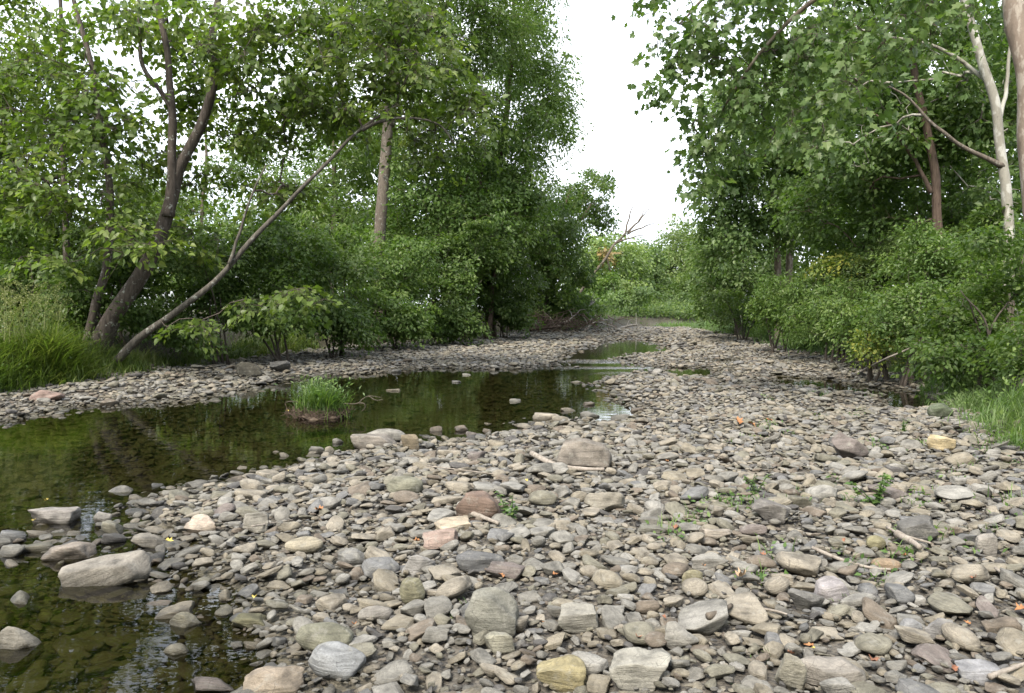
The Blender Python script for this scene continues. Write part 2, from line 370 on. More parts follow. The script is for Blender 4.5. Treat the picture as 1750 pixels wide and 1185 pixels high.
def terrain(x, y):
    x = np.asarray(x, float); y = np.asarray(y, float)
    w, p, b = fields(x, y)
    nz = (vnoise(x * 1.1, y * 1.1, s=1) - .5) * .10 + (vnoise(x * 3.1, y * 3.1, s=2) - .5) * .05
    far = np.clip(np.abs(y) / 40, 0, 1)
    w2 = w + (vnoise(x * 1.6, y * 1.6, s=5) - .5) * .45 * (1 - .3 * far)
    ws = w2 / (1 + .012 * np.abs(y))
    dry = .035 + .085 * sstep(0, 1.6, ws) + .07 * sstep(1.0, 5, ws)
    z = np.where(w2 < 0, -.065 * sstep(0, .8, -w2) - .27 * sstep(.7, 3.2, -w2) + .035 * (1 - sstep(0, .3, -w2)), dry)
    sp = spit(x, y); z = np.where(w2 < 0, z + sp * (-.018 - z) * .95, z)
    z = np.where((w2 >= 0) & (p < 3.2), z * (.22 + .78 * sstep(.2, 3.2, p)), z)
    z = np.where(p < .3, np.minimum(z, -.17 * sstep(.2, -.3, p) + z * sstep(-.1, .3, p)), z)
    z = z + nz * np.where(w2 < 0, .6, .8)
    bb = -b + (vnoise(x * .9, y * .9, s=8) - .5) * .9
    z = z + .70 * sstep(-.1, 1.3, bb) + .55 * sstep(1.2, 6, bb) + .5 * sstep(6, 40, bb) * vnoise(x * .08, y * .08, s=4)
    return z
def H(x, y): return float(terrain(np.array([x]), np.array([y]))[0])
_TD = np.geomspace(2.3, 160, 700)
def on_ground(px, py):
    """First point of the terrain (or of the pool bed) on the line of sight through a photo pixel."""
    r = ray(px, py); t = _TD / r.y
    x, y, z = EYE.x + r.x * t, EYE.y + r.y * t, EYE.z + r.z * t
    h = terrain(x, y); k = int(np.argmax(z <= h)) if (z <= h).any() else len(t) - 1
    return Vector((x[k], y[k], h[k]))

def axis(lo, hi, fine_lo, fine_hi, step, grow):
    a = list(np.arange(fine_lo, fine_hi, step)); s = step
    v = fine_hi
    while v < hi: a.append(v); s *= grow; v += s
    a.append(hi); s = step; v = fine_lo; pre = []
    while v > lo: s *= grow; v -= s; pre.append(max(v, lo))
    return np.array(sorted(set(np.round(pre + a, 4))))
gx = axis(-700, 700, -8, 7, .14, 1.055); gy = axis(-40, 900, 1.5, 19, .14, 1.04)
X, Y = np.meshgrid(gx, gy); Z = terrain(X, Y)
nx, ny = len(gx), len(gy)
idx = np.arange(nx * ny).reshape(ny, nx)
quads = np.stack([idx[:-1, :-1], idx[:-1, 1:], idx[1:, 1:], idx[1:, :-1]], -1).reshape(-1, 4)
_, _, B = fields(X.ravel(), Y.ravel())
ground = mesh_obj('ground', np.stack([X, Y, Z], -1).reshape(-1, 3), [quads], M['ground'], attrs={'bank': sstep(-.1, .5, -B)})
tag(ground, kind='structure')

wx = axis(-26, 12, -8, 6, .5, 1.1); wy = axis(-4, 78, 2, 40, .5, 1.1)
WX, WY = np.meshgrid(wx, wy); widx = np.arange(WX.size).reshape(WX.shape)
wq = np.stack([widx[:-1, :-1], widx[:-1, 1:], widx[1:, 1:], widx[1:, :-1]], -1).reshape(-1, 4)
rp = ground_pt(1010, 622); rp2 = ground_pt(1030, 632)
rif = (.5 * np.exp(-(((WX - rp.x) / 1.8) ** 2 + ((WY - rp.y) / 2.2) ** 2)) * sstep(.45, .65, vnoise(WX * .35, WY * 1.1, s=14))).ravel()
water = mesh_obj('water', np.stack([WX, WY, np.zeros_like(WX)], -1).reshape(-1, 3), [wq], M['water'], attrs={'riffle': rif})
tag(water, kind='structure')

# ------------------------------------------------------------------ stones
def stone_mesh(name, seed, style, sub, mat):
    """A pebble: a sphere planed by a few soft cuts and roughened. Unit length along x, base near z = -0.5*thickness."""
    rs = np.random.RandomState(seed)
    bm = bmesh.new(); bmesh.ops.create_icosphere(bm, subdivisions=sub, radius=1.0)
    co = np.array([v.co[:] for v in bm.verts]); faces = np.array([[v.index for v in f.verts] for f in bm.faces]); bm.free()
    ncut, lo, hi = {'round': (6, .72, .95), 'block': (11, .50, .82), 'slab': (9, .52, .85), 'wedge': (9, .40, .85)}[style]
    for i in range(ncut):
        v = rs.normal(size=3)
        if style in ('slab', 'block') and i < 6:
            v = np.array([[0, 0, 1], [0, 0, -1], [0, 1, .15], [0, -1, .1], [1, 0, .1], [-1, .1, 0]][i], float) + rs.normal(size=3) * .18
        if style == 'wedge' and i < 2: v = np.array([[.5, .2, 1], [-.2, -.6, .9]][i]) + rs.normal(size=3) * .2
        v /= np.linalg.norm(v); o = rs.uniform(lo, hi)
        t = co @ v - o; soft = .035 if style != 'round' else .10
        cut = np.where(t > soft, t, np.where(t > -soft, (t + soft) ** 2 / (4 * soft), 0))
        co = co - cut[:, None] * v * .93
    k = seed * 3.17
    for fr, am in ((1.7, .11), (4.2, .045), (9, .018)):
        dsp = vnoise(co[:, 0] * fr + k, co[:, 1] * fr + k * 1.7, co[:, 2] * fr + 9, s=seed) - .5
        co = co * (1 + dsp[:, None] * am * 2 * (1.2 if style != 'round' else .7))
    co -= (co.max(0) + co.min(0)) / 2
    co /= (co.max(0) - co.min(0))                          # unit box
    return mesh_obj(name, co, [faces], mat, link=False)
STYLES = ['slab', 'round', 'block', 'slab', 'wedge', 'slab', 'block', 'wedge']
protos = [stone_mesh('river_stone', 100 + i, STYLES[i % 8], 3, M['stone_mix']) for i in range(24)]
protos_low = [stone_mesh('far_river_stone', 200 + i, STYLES[i % 8], 2, M['stone_mix']) for i in range(16)]

# (pixel x, pixel y of the stone's middle, width, height in pixels, style, tone, own name used in labels, its label)
BOULDERS = [
 (1000, 787, 96, 54, 'block', (.25, .22, .185), 'boulder', 'rounded brown-grey boulder behind the grey driftwood stick'),
 (842, 1066, 88, 82, 'block', (.27, .265, .225), 'block', 'square grey block with pale top edge beside a green sprig'),
 (572, 1142, 98, 66, 'round', (.33, .34, .345), 'egg stone', 'large smooth blue-grey egg-shaped stone at the water edge'),
 (550, 1097, 96, 54, 'round', (.23, .225, .165), 'olive stone', 'olive-grey rounded stone half in water behind the blue-grey egg stone'),
 (462, 1174, 104, 60, 'block', (.36, .30, .23), 'tan stone', 'tan stone cut off by the bottom edge beside the pool'),
 (170, 966, 128, 92, 'wedge', (.30, .275, .235), 'slanted boulder', 'big slanted grey boulder standing in the pool'),
 (28, 1092, 80, 44, 'wedge', (.26, .24, .20), 'corner rock', 'low brown-grey rock in the pool at the picture corner'),
 (86, 882, 76, 32, 'slab', (.34, .315, .29), 'cracked slab', 'pale cracked slab with yellow leaf lying in the pool'),
 (174, 886, 28, 30, 'wedge', (.33, .31, .28), 'pointed stone', 'small pointed stone standing upright in the pool'),
 (690, 836, 62, 34, 'round', (.24, .235, .175), 'olive cobble', 'olive rounded cobble behind the reddish boulder'),
 (818, 872, 78, 46, 'block', (.225, .16, .125), 'reddish boulder', 'reddish-brown boulder beside the leafy green seedling'),
 (1035, 864, 72, 38, 'wedge', (.29, .265, .215), 'humped rock', 'humped tan-grey rock with lighter crest on the bar'),
 (1574, 916, 66, 48, 'block', (.155, .15, .14), 'dark block', 'dark square block with chalky pale top'),
 (1612, 764, 54, 28, 'slab', (.55, .45, .27), 'yellow slab', 'pale yellow sandstone slab tilted on the bar'),
 (1456, 772, 62, 46, 'wedge', (.21, .18, .165), 'pyramid rock', 'purple-grey pyramid-shaped rock with brownish peak'),
 (655, 738, 70, 28, 'round', (.31, .295, .26), 'top boulder', 'smooth grey boulder lying on a wider one in the pool'),
 (636, 756, 78, 30, 'block', (.28, .25, .215), 'lower boulder', 'wide brownish boulder under the smooth grey one in the pool'),
 (700, 764, 34, 28, 'block', (.22, .18, .12), 'brown stone', 'brown rough stone at the pool edge right of the paired boulders'),
 (1426, 1022, 66, 46, 'block', (.42, .39, .39), 'frosted rock', 'frosted white and mauve rock with grass beside it'),
 (1378, 1036, 62, 44, 'wedge', (.17, .165, .155), 'dark grey rock', 'dark grey rough rock left of the frosted white rock'),
 (988, 1066, 76, 48, 'block', (.34, .325, .28), 'grey lump', 'pale grey blocky stone with faint cracks'),
 (1098, 1158, 104, 66, 'block', (.38, .365, .315), 'large pale stone', 'large pale grey-tan stone at the bottom edge'),
 (962, 1164, 92, 58, 'block', (.37, .32, .18), 'mustard stone', 'mustard-stained squarish stone at the bottom edge'),
 (704, 1022, 44, 48, 'round', (.28, .265, .175), 'upright egg', 'olive egg-shaped stone standing upright among grey slabs'),
 (820, 964, 84, 38, 'slab', (.14, .14, .14), 'banded slab', 'dark slab crossed by a pale band'),
 (864, 984, 72, 34, 'block', (.20, .17, .155), 'mauve stone', 'mauve-brown triangular stone leaning on the dark banded slab'),
 (752, 930, 62, 34, 'block', (.37, .28, .235), 'pink stone', 'pinkish angular stone near an orange leaf'),
 (714, 972, 58, 38, 'wedge', (.34, .325, .305), 'pale wedge', 'light grey wedge-shaped stone left of the dark banded slab'),
 (516, 938, 66, 34, 'round', (.37, .33, .245), 'long tan stone', 'long tan rounded stone near the pool edge'),
 (342, 906, 58, 36, 'wedge', (.52, .44, .36), 'white wedge', 'pinkish white wedge stone at the tip of the gravel spit'),
 (436, 900, 46, 36, 'block', (.34, .32, .275), 'grey cube', 'light grey cube-shaped stone on the gravel spit'),
 (770, 902, 64, 22, 'slab', (.48, .41, .31), 'cream slab', 'flat cream stone in front of the reddish boulder'),
 (1166, 1098, 62, 48, 'wedge', (.32, .305, .27), 'cracked wedge', 'grey wedge stone with crooked cracks beside the wood splinter'),
 (1680, 1156, 78, 38, 'block', (.34, .34, .35), 'frosty brick', 'brick-shaped grey stone with frosty top near the bottom corner'),
 (1560, 1080, 44, 36, 'round', (.31, .31, .31), 'round grey cobble', 'rounded light grey cobble touching a heart-shaped one'),
 (1608, 1084, 52, 36, 'wedge', (.31, .30, .29), 'heart cobble', 'heart-shaped grey cobble right of the rounded one'),
 (1430, 1158, 106, 58, 'block', (.30, .275, .24), 'rough slab', 'wide rough brown-grey slab half buried at the bottom edge'),
 (1354, 1162, 52, 60, 'block', (.32, .30, .24), 'olive plate', 'upright olive-tan stone left of the rough buried slab'),
 (1320, 884, 62, 42, 'wedge', (.22, .205, .19), 'two-tone rock', 'two-tone rock with dark upper half on the bar'),
 (425, 1072, 76, 28, 'slab', (.17, .16, .09), 'algae slab', 'algae-green slab just breaking the water surface'),
 (112, 944, 78, 32, 'slab', (.29, .25, .21), 'brown flat rock', 'flat brown rock in the pool left of the slanted boulder'),
 (250, 926, 54, 24, 'block', (.33, .30, .255), 'tan lump', 'tan lump touching the slanted boulder from behind'),
 (292, 1046, 66, 24, 'slab', (.27, .24, .185), 'tilted slab', 'tilted tan slab in the pool leaning on a darker one'),
 (312, 1062, 54, 26, 'wedge', (.22, .205, .15), 'wet wedge', 'wet olive wedge stone in front of the tilted tan slab'),
 (298, 1110, 46, 18, 'round', (.26, .24, .18), 'drowned cobble', 'small rounded stone rising alone from the near pool'),
 (854, 1106, 52, 38, 'block', (.34, .325, .255), 'pale chip', 'pale stone wedged under the square grey block'),
 (424, 636, 42, 24, 'block', (.13, .12, .095), 'mossy dark boulder', 'dark mossy boulder on the far stone bank'),
 (476, 630, 36, 18, 'wedge', (.12, .118, .115), 'dark wedge boulder', 'dark wedge boulder on the far bank right of the mossy one'),
 (76, 680, 50, 20, 'slab', (.32, .23, .195), 'reddish slab', 'reddish slab on the far shore below tall grass'),
 (1612, 708, 42, 26, 'round', (.12, .145, .09), 'green boulder', 'green mossy boulder beside the small side pool'),
 (1688, 940, 34, 36, 'block', (.33, .305, .27), 'upright cobble', 'upright tan-grey cobble next to a grass tuft'),
 (1520, 972, 50, 26, 'round', (.34, .255, .17), 'rusty cobble', 'oval cobble with rusty orange top right of the dark block'),
 (1500, 934, 32, 24, 'round', (.30, .275, .16), 'lichen cobble', 'small yellow-green round cobble left of the dark block'),
 (1450, 1136, 1, 1, 'round', (.3, .3, .3), None, None),
 (1342, 946, 44, 28, 'round', (.30, .30, .29), 'rounded grey stone', 'rounded grey stone right of a chalk-spotted stone'),
 (1215, 964, 64, 28, 'slab', (.32, .305, .27), 'long grey slab', 'long straight grey slab with square end'),
 (1225, 922, 50, 26, 'block', (.37, .325, .27), 'boxy tan stone', 'boxy tan stone behind the long straight grey slab'),
 (1112, 910, 52, 22, 'slab', (.24, .23, .19), 'dark-edged slab', 'flat slab with dark front edge behind small cobbles'),
 (1185, 1000, 36, 38, 'round', (.29, .265, .17), 'olive oval', 'olive oval stone standing on edge'),
 (640, 1055, 60, 34, 'round', (.28, .26, .23), 'grey saddle stone', 'grey saddle-shaped stone left of the upright olive egg'),
 (600, 960, 54, 34, 'wedge', (.25, .245, .23), 'grey plate', 'angular grey plate near a red leaf'),
]
BOULDERS = [b for b in BOULDERS if b[6]]
taken = []            # (x, y, radius) of everything already placed
def stone_object(name, me, loc, dims, rot, colour):
    o = bpy.data.objects.new(name, me); col.objects.link(o)
    o.location = loc; o.scale = dims; o.rotation_euler = rot; o.color = (*colour, 1); return o
DRY = .72           # dry stone reflects less than it looks in the photo's exposure
heroes = []
rr_ = random.Random(3)
for i, (px, py, w, h, style, tone, nm, lab) in enumerate(BOULDERS):
    base = on_ground(px, py + h * .36)
    if base.z < -.02: base = ground_pt(px, py + h * .36, 0); base.z = H(base.x, base.y)
    if nm == 'top boulder': base = on_ground(655, 764)
    d = base.y; W = w * d / FPX * 1.03
    # the seen height mixes standing height and depth, by the angle of view
    down = math.atan2(EYE.z - base.z, d); Hh = h * d / FPX
    depth = W * {'slab': .62, 'block': .62, 'wedge': .60, 'round': .68}[style]
    T = max(W * .26, (Hh - depth * math.sin(down) * .75) / math.cos(down)) * 1.30
    if nm in ('top boulder',): T = W * .5
    o_me = stone_mesh('boulder', 500 + i, style, 4, M['stone_own']).data
    z = base.z + T * .40
    if nm == 'top boulder': z = .235
    if base.z < -.02:                                       # standing in water: rise from the bed to the height seen
        top = (h * .74) * d / FPX; T = max(T * .8, top - base.z); z = base.z + T * .5
        if nm == 'algae slab': z = -T * .5 + .035
    o = stone_object('boulder', o_me, (base.x, base.y + depth * .3, z), (W, depth, T), (rr_.uniform(-.08, .08), rr_.uniform(-.1, .1), rr_.uniform(-.25, .25)), tuple(c * DRY for c in tone))
    if nm == 'slanted boulder': o.rotation_euler = (.18, -.46, .30); o.scale.x *= 1.12; o.scale.z *= .95; o.location.z -= .055; o.rotation_euler.y = -.38
    tag(o, lab, 'rock', 'named rocks on the river bed')
    heroes.append((px, py, nm)); taken.append((o.location.x, o.location.y, W * .42))

# stones the photograph shows standing alone in the water: (pixel x, y, width, height, tone index)
LONE = [(535, 817, 36, 16, 3), (560, 800, 34, 14, 0), (597, 802, 30, 22, 0), (485, 777, 18, 10, 8), (540, 768, 22, 14, 6), (577, 753, 18, 12, 6), (602, 772, 20, 10, 8), (647, 775, 26, 14, 0),
        (745, 732, 20, 14, 4), (788, 732, 22, 14, 4), (806, 741, 20, 14, 7), (862, 748, 36, 12, 6), (832, 736, 14, 12, 4), (880, 684, 20, 7, 6), (672, 666, 24, 6, 8), (694, 646, 1, 1, 0),
        (676, 634, 16, 8, 3), (800, 640, 20, 5, 1), (780, 652, 14, 5, 3), (228, 850, 24, 12, 0), (230, 860, 34, 10, 6), (232, 874, 36, 9, 3), (283, 679, 18, 9, 1), (302, 679, 16, 9, 1), (32, 1022, 44, 22, 2),
        (90, 868, 1, 1, 0), (15, 915, 40, 26, 3), (14, 942, 38, 26, 6), (60, 935, 50, 18, 2), (250, 955, 46, 14, 5), (1006, 690, 24, 8, 4), (975, 700, 30, 9, 8), (935, 712, 40, 18, 0), (1010, 708, 34, 14, 6),
        (900, 728, 30, 14, 0), (960, 716, 30, 16, 8), (1060, 712, 32, 14, 6), (1040, 725, 36, 14, 0), (985, 742, 40, 16, 8), (1090, 700, 28, 10, 4), (1105, 720, 36, 14, 6), (700, 800, 40, 18, 6), (770, 785, 44, 20, 0),
        (640, 790, 34, 16, 5), (465, 845, 34, 16, 0), (420, 838, 30, 16, 8), (380, 860, 36, 18, 2), (405, 880, 40, 18, 6), (265, 906, 44, 14, 0), (300, 900, 30, 12, 8), (285, 930, 60, 14, 6)]
singles = []          # stones built as objects: (object, tone name, style word)
lp = [bpy.data.meshes['river_stone']] if False else [p.data for p in protos]
own = []
for p in protos:
    me = p.data.copy(); me.materials.clear(); me.materials.append(M['stone_own']); own.append(me)
WORD = {'round': 'rounded', 'block': 'blocky', 'slab': 'flat', 'wedge': 'angular'}
for i, (px, py, w, h, t) in enumerate(LONE):
    if w < 2: continue
    p0 = ground_pt(px, py + h * .35, .0); bz = H(p0.x, p0.y)
    d = p0.y; W = w * d / FPX; top = max(.03, h * .75 * d / FPX)
    k = [0, 2, 3, 4, 5, 6, 7, 8, 10, 11, 12, 13, 14, 15][i % 14]; W *= 1.12
    zt = max(0, bz) + top * .8; T = max(min(zt - min(bz, 0) + .02, W * .62), W * .3)
    o = stone_object('river_stone', own[k], (p0.x, p0.y + W * .2, zt - T * .5), (W, W * .68, T), (0, 0, rr_.uniform(-.5, .5)), TONES[t][1])
    singles.append((o, TONES[t][0], WORD[STYLES[k % 8]], px, py)); taken.append((p0.x, p0.y + W * .2, W * .42))

# --- the rest of the cobbles, packed by throwing darts, large sizes first
rng = np.random.RandomState(11)
class Grid:
    def __init__(s, cell): s.c = cell; s.g = {}
    def add(s, x, y, r): s.g.setdefault((int(x // s.c), int(y // s.c)), []).append((x, y, r))
    def free(s, x, y, r, k):
        a, b = int(x // s.c), int(y // s.c)
        for i in (a - 1, a, a + 1):
            for j in (b - 1, b, b + 1):
                for (u, v, q) in s.g.get((i, j), ()):
                    if (x - u) ** 2 + (y - v) ** 2 < (k * (r + q)) ** 2: return False
        return True
grid = Grid(.5)
for (x, y, r) in taken: grid.add(x, y, r)
placed = []           # x, y, length, in_water
def throw(n, y0, y1, smin, smax, k, uniform_px=False, wmax=0):
    u = rng.rand(n)
    y = y0 * (y1 / y0) ** u if uniform_px else np.sqrt(y0 ** 2 + u * (y1 ** 2 - y0 ** 2))
    half = 930 / FPX * y + .8
    x = (rng.rand(n) * 2 - 1) * half
    s = smin + (smax - smin) * rng.rand(n) ** 1.8
    w, p, b = fields(x, y)
    px, py, _ = to_px(x, y, np.zeros(n))
    ok = (b > -.15) & ((w > -3.2) | (rng.rand(n) < .25))
    # inside the main pool stones lie deep; keep only the shallow fringe dense
    ok &= (w > -.25) | (rng.rand(n) < np.clip(.75 + w * .12, .25, 1))
    for i in np.nonzero(ok)[0]:
        r = s[i] * .5
        if grid.free(x[i], y[i], r, k):
            grid.add(x[i], y[i], r); placed.append((x[i], y[i], s[i], w[i], p[i]))
throw(330, 2.2, 9, .17, .27, .88)
throw(9000, 2.2, 12, .10, .185, .66)
throw(900, 9, 30, .20, .34, .8)
throw(26000, 2.0, 13, .06, .105, .62)
throw(42000, 9, 30, .09, .19, .62)
throw(36000, 28, 76, .18, .36, .62)
throw(32000, 1.9, 9.5, .034, .065, .60)
throw(26000, 11, 24, .05, .09, .6)
throw(30000, 28, 60, .12, .22, .6)
throw(16000, 1.9, 5.5, .02, .04, .58)
def throw_spit(n, smin, smax, k):
    t = rng.rand(n); x = SPA.x + (SPB.x - SPA.x) * t + rng.normal(size=n) * .30; y = SPA.y + (SPB.y - SPA.y) * t + rng.normal(size=n) * .34
    w, p, b = fields(x, y); s_ = rng.uniform(smin, smax, n)
    for i in range(n):
        if grid.free(x[i], y[i], s_[i] * .5, k): grid.add(x[i], y[i], s_[i] * .5); placed.append((x[i], y[i], s_[i], w[i], p[i]))
throw_spit(110, .12, .22, .75); throw_spit(500, .07, .13, .66); throw_spit(400, .04, .07, .62)
A = np.array(placed)
print('stones placed', len(A))
zg = terrain(A[:, 0], A[:, 1])
styl = rng.randint(0, 24, len(A)); thick = np.where(np.isin(np.array(STYLES)[styl % 8], ['slab']), rng.uniform(.16, .32, len(A)), rng.uniform(.28, .52, len(A)))
wid = rng.uniform(.55, .9, len(A))
dims = np.stack([A[:, 2], A[:, 2] * wid, A[:, 2] * thick], -1)
rot = np.stack([rng.normal(0, .16, len(A)), rng.normal(0, .18, len(A)), rng.uniform(0, 6.283, len(A))], -1)
tip = rng.rand(len(A)) < .14; rot[tip, :2] *= 2.2; rot[:, :2] = np.clip(rot[:, :2], -.55, .55)
zc = zg + dims[:, 2] * rng.uniform(.18, .50, len(A)) + rng.rand(len(A)) * .03
sps = spit(A[:, 0], A[:, 1])
sunk = (A[:, 3] < -.12) & (zg < -.045 - dims[:, 2] * .4) & (rng.rand(len(A)) < np.where((A[:, 1] > 17.5) & (A[:, 0] > -1), .60, np.where((A[:, 3] > -1.1) & (A[:, 1] < 10), .50, .93) - .90 * sps))            # on the pool bed most stones stay under water
sunk |= (A[:, 4] < -.05) & (zg < -.03) & (rng.rand(len(A)) < .8)
zc = np.where(sunk, np.minimum(zc, -.025 - dims[:, 2] * .5), zc)
sx, sy, dep = to_px(A[:, 0], A[:, 1], zc)
seen_px = A[:, 2] / A[:, 1] * FPX
in_view = (sx > 5) & (sx < 1745) & (sy < 1180) & (zc + dims[:, 2] * .4 > .0)
order = np.argsort(-(seen_px * in_view))
N_OWN = max(0, 292 - len(BOULDERS) - len(singles))
promoted = order[:N_OWN]
prom_mask = np.zeros(len(A), bool); prom_mask[promoted] = True
TW = [0, 0, 0, 1, 1, 6, 6, 6, 8, 8, 8, 2, 2, 3, 4, 7]
for i in promoted:
    t = TW[rng.randint(len(TW))]; k = int(styl[i])
    o = stone_object('river_stone', own[k], (A[i, 0], A[i, 1], zc[i]), dims[i], rot[i], TONES[t][1])
    singles.append((o, TONES[t][0], WORD[STYLES[k % 8]], sx[i], sy[i]))
# labels: which larger stone, on which side of which named rock
buckets = {}
for rec in singles:
    o, tone, word, px, py = rec
    dd = [((hx - px) ** 2 + ((hy - py) * 1.3) ** 2, hx, hy, nm) for hx, hy, nm in heroes]
    q, hx, hy, nm = min(dd)
    dx, dy = px - hx, (py - hy) * 1.3
    side = ('right of' if dx > 0 else 'left of') if abs(dx) > abs(dy) else ('in front of' if dy > 0 else 'behind')
    buckets.setdefault((nm, side, tone, word), []).append((q, rec))
ORD = ['nearest', 'second nearest', 'third nearest', 'fourth nearest', 'fifth nearest', 'sixth nearest', 'seventh nearest', 'eighth nearest']
for (nm, side, tone, word), v in buckets.items():
    v.sort(key=lambda a: a[0])
    for j, (q, (o, *_)) in enumerate(v):
        pre = '' if len(v) == 1 else ORD[min(j, 7)] + ' '
        tag(o, f'{pre}larger {tone} {word} stone {side} the {nm}', 'stone', 'larger loose stones on the river bed')

def stone_instancer(name, sel, proto_objs, label):
    """One object of kind stuff: every remaining cobble, placed by geometry nodes."""
    pc = bpy.data.collections.new(name + '_shapes')
    for p in proto_objs: pc.objects.link(p)
    n_ = len(proto_objs)
    me = bpy.data.meshes.new(name); ids = np.nonzero(sel)[0]
    pts = np.stack([A[ids, 0], A[ids, 1], zc[ids]], -1).astype(np.float32)
    me.vertices.add(len(ids)); me.vertices.foreach_set('co', pts.ravel())
    a = me.attributes.new('rot', 'FLOAT_VECTOR', 'POINT'); a.data.foreach_set('vector', rot[ids].astype(np.float32).ravel())
    a = me.attributes.new('dims', 'FLOAT_VECTOR', 'POINT'); a.data.foreach_set('vector', dims[ids].astype(np.float32).ravel())
    a = me.attributes.new('pick', 'INT', 'POINT'); a.data.foreach_set('value', (styl[ids] % n_).astype(np.int32))
    me.update()
    o = bpy.data.objects.new(name, me); col.objects.link(o); tag(o, label, 'stones', None, 'stuff')
    ng = bpy.data.node_groups.new(name, 'GeometryNodeTree')
    ng.interface.new_socket('Geometry', in_out='INPUT', socket_type='NodeSocketGeometry')
    ng.interface.new_socket('Geometry', in_out='OUTPUT', socket_type='NodeSocketGeometry')
    N, L = ng.nodes, ng.links
    gi, go = N.new('NodeGroupInput'), N.new('NodeGroupOutput')
    ci = N.new('GeometryNodeCollectionInfo'); ci.inputs['Collection'].default_value = pc
    ci.inputs['Separate Children'].default_value = True; ci.inputs['Reset Children'].default_value = True
    iop = N.new('GeometryNodeInstanceOnPoints'); iop.inputs['Pick Instance'].default_value = True
    def named(nm, t):
        q = N.new('GeometryNodeInputNamedAttribute'); q.data_type = t; q.inputs['Name'].default_value = nm
        return q.outputs['Attribute']
    e2r = N.new('FunctionNodeEulerToRotation')
    L.new(named('rot', 'FLOAT_VECTOR'), e2r.inputs[0]); L.new(e2r.outputs[0], iop.inputs['Rotation'])
    L.new(named('dims', 'FLOAT_VECTOR'), iop.inputs['Scale']); L.new(named('pick', 'INT'), iop.inputs['Instance Index'])
    L.new(gi.outputs[0], iop.inputs['Points']); L.new(ci.outputs[0], iop.inputs['Instance']); L.new(iop.outputs[0], go.inputs[0])
    md = o.modifiers.new('stones', 'NODES'); md.node_group = ng
    return o
stone_instancer('river_stones', ~prom_mask & (A[:, 1] < 13), protos, 'countless smaller grey and tan stones covering the near gravel bar')
stone_instancer('far_river_stones', ~prom_mask & (A[:, 1] >= 13), protos_low, 'countless dark grey stones covering the distant river bed')

# ------------------------------------------------------------------ wood and leaf builders
def catmull(pts, n):
    pts = [np.array(p, float) for p in pts]
    if len(pts) == 2: pts = [pts[0], (pts[0] + pts[1]) / 2, pts[1]]
    e = [2 * pts[0] - pts[1]] + pts + [2 * pts[-1] - pts[-2]]
    out = []
    for i in range(1, len(e) - 2):
        for t in np.linspace(0, 1, n, endpoint=False):
            a, b, c, d = e[i - 1], e[i], e[i + 1], e[i + 2]
            out.append(.5 * (2 * b + (c - a) * t + (2 * a - 5 * b + 4 * c - d) * t * t + (3 * b - a - 3 * c + d) * t ** 3))
    out.append(e[-2]); return np.array(out)
class Mesh:
    def __init__(s): s.V = []; s.F = {}; s.n = 0; s.T = []
    def add(s, V, F, tint=None):
        s.V.append(V); s.T.append(np.zeros(len(V)) if tint is None else tint)
        for f in F: s.F.setdefault(f.shape[1], []).append(f + s.n)
        s.n += len(V)
    def obj(s, name, mat, parent=None, base=None, smooth=True):
        V = np.concatenate(s.V)
        if base is not None: V = V - np.array(base)
        return mesh_obj(name, V, [np.concatenate(v) for v in s.F.values()], mat, parent, smooth, {'tint': np.concatenate(s.T)})
def tube(mb, path, radii, sides=10, rough=0.0, seed=0):
    """A swept tube along a path with a radius at each point."""
    path = np.asarray(path); n = len(path)
    tan = np.gradient(path, axis=0); tan /= np.linalg.norm(tan, axis=1)[:, None] + 1e-9
    ref = np.array([.3, 1, .1]) if abs(tan[0] @ np.array([.3, 1, .1])) < .9 else np.array([1, 0, 0])
    V = []
    u = np.cross(tan[0], ref); u /= np.linalg.norm(u)
    for i in range(n):
        u = u - tan[i] * (u @ tan[i]); u /= np.linalg.norm(u) + 1e-9
        w = np.cross(tan[i], u)
        an = np.linspace(0, 2 * np.pi, sides, endpoint=False)
        r = radii[i] * (1 + rough * (vnoise(np.cos(an) * 1.5 + seed, np.sin(an) * 1.5, np.full(sides, i * .35), s=seed) - .5))
        V.append(path[i] + np.outer(np.cos(an) * r, u) + np.outer(np.sin(an) * r, w))
    V = np.concatenate(V)
    i, j = np.meshgrid(np.arange(n - 1), np.arange(sides), indexing='ij')
    a = i * sides + j; b = i * sides + (j + 1) % sides
    Q = np.stack([a, b, b + sides, a + sides], -1).reshape(-1, 4)
    mb.add(V, [Q, np.arange(sides)[::-1][None, :].copy(), (np.arange(sides) + (n - 1) * sides)[None, :]])
def cones(mb, p0, p1, r0, r1, sides=4):
    """Many straight tapered pieces at once."""
    p0, p1 = np.asarray(p0), np.asarray(p1); n = len(p0)
    d = p1 - p0; d /= np.linalg.norm(d, axis=1)[:, None] + 1e-9
    ref = np.where(np.abs(d[:, 2:3]) < .9, np.array([[0, 0, 1.]]), np.array([[1., 0, 0]]))
    u = np.cross(d, ref); u /= np.linalg.norm(u, axis=1)[:, None] + 1e-9; w = np.cross(d, u)
    an = np.linspace(0, 2 * np.pi, sides, endpoint=False)
    ring = np.cos(an)[None, :, None] * u[:, None] + np.sin(an)[None, :, None] * w[:, None]
    V = np.concatenate([p0[:, None] + ring * np.asarray(r0)[:, None, None], p1[:, None] + ring * np.asarray(r1)[:, None, None]], 1).reshape(-1, 3)
    j = np.arange(sides); q = np.stack([j, (j + 1) % sides, (j + 1) % sides + sides, j + sides], -1)
    Q = (np.arange(n)[:, None, None] * 2 * sides + q[None]).reshape(-1, 4)
    mb.add(V, [Q])

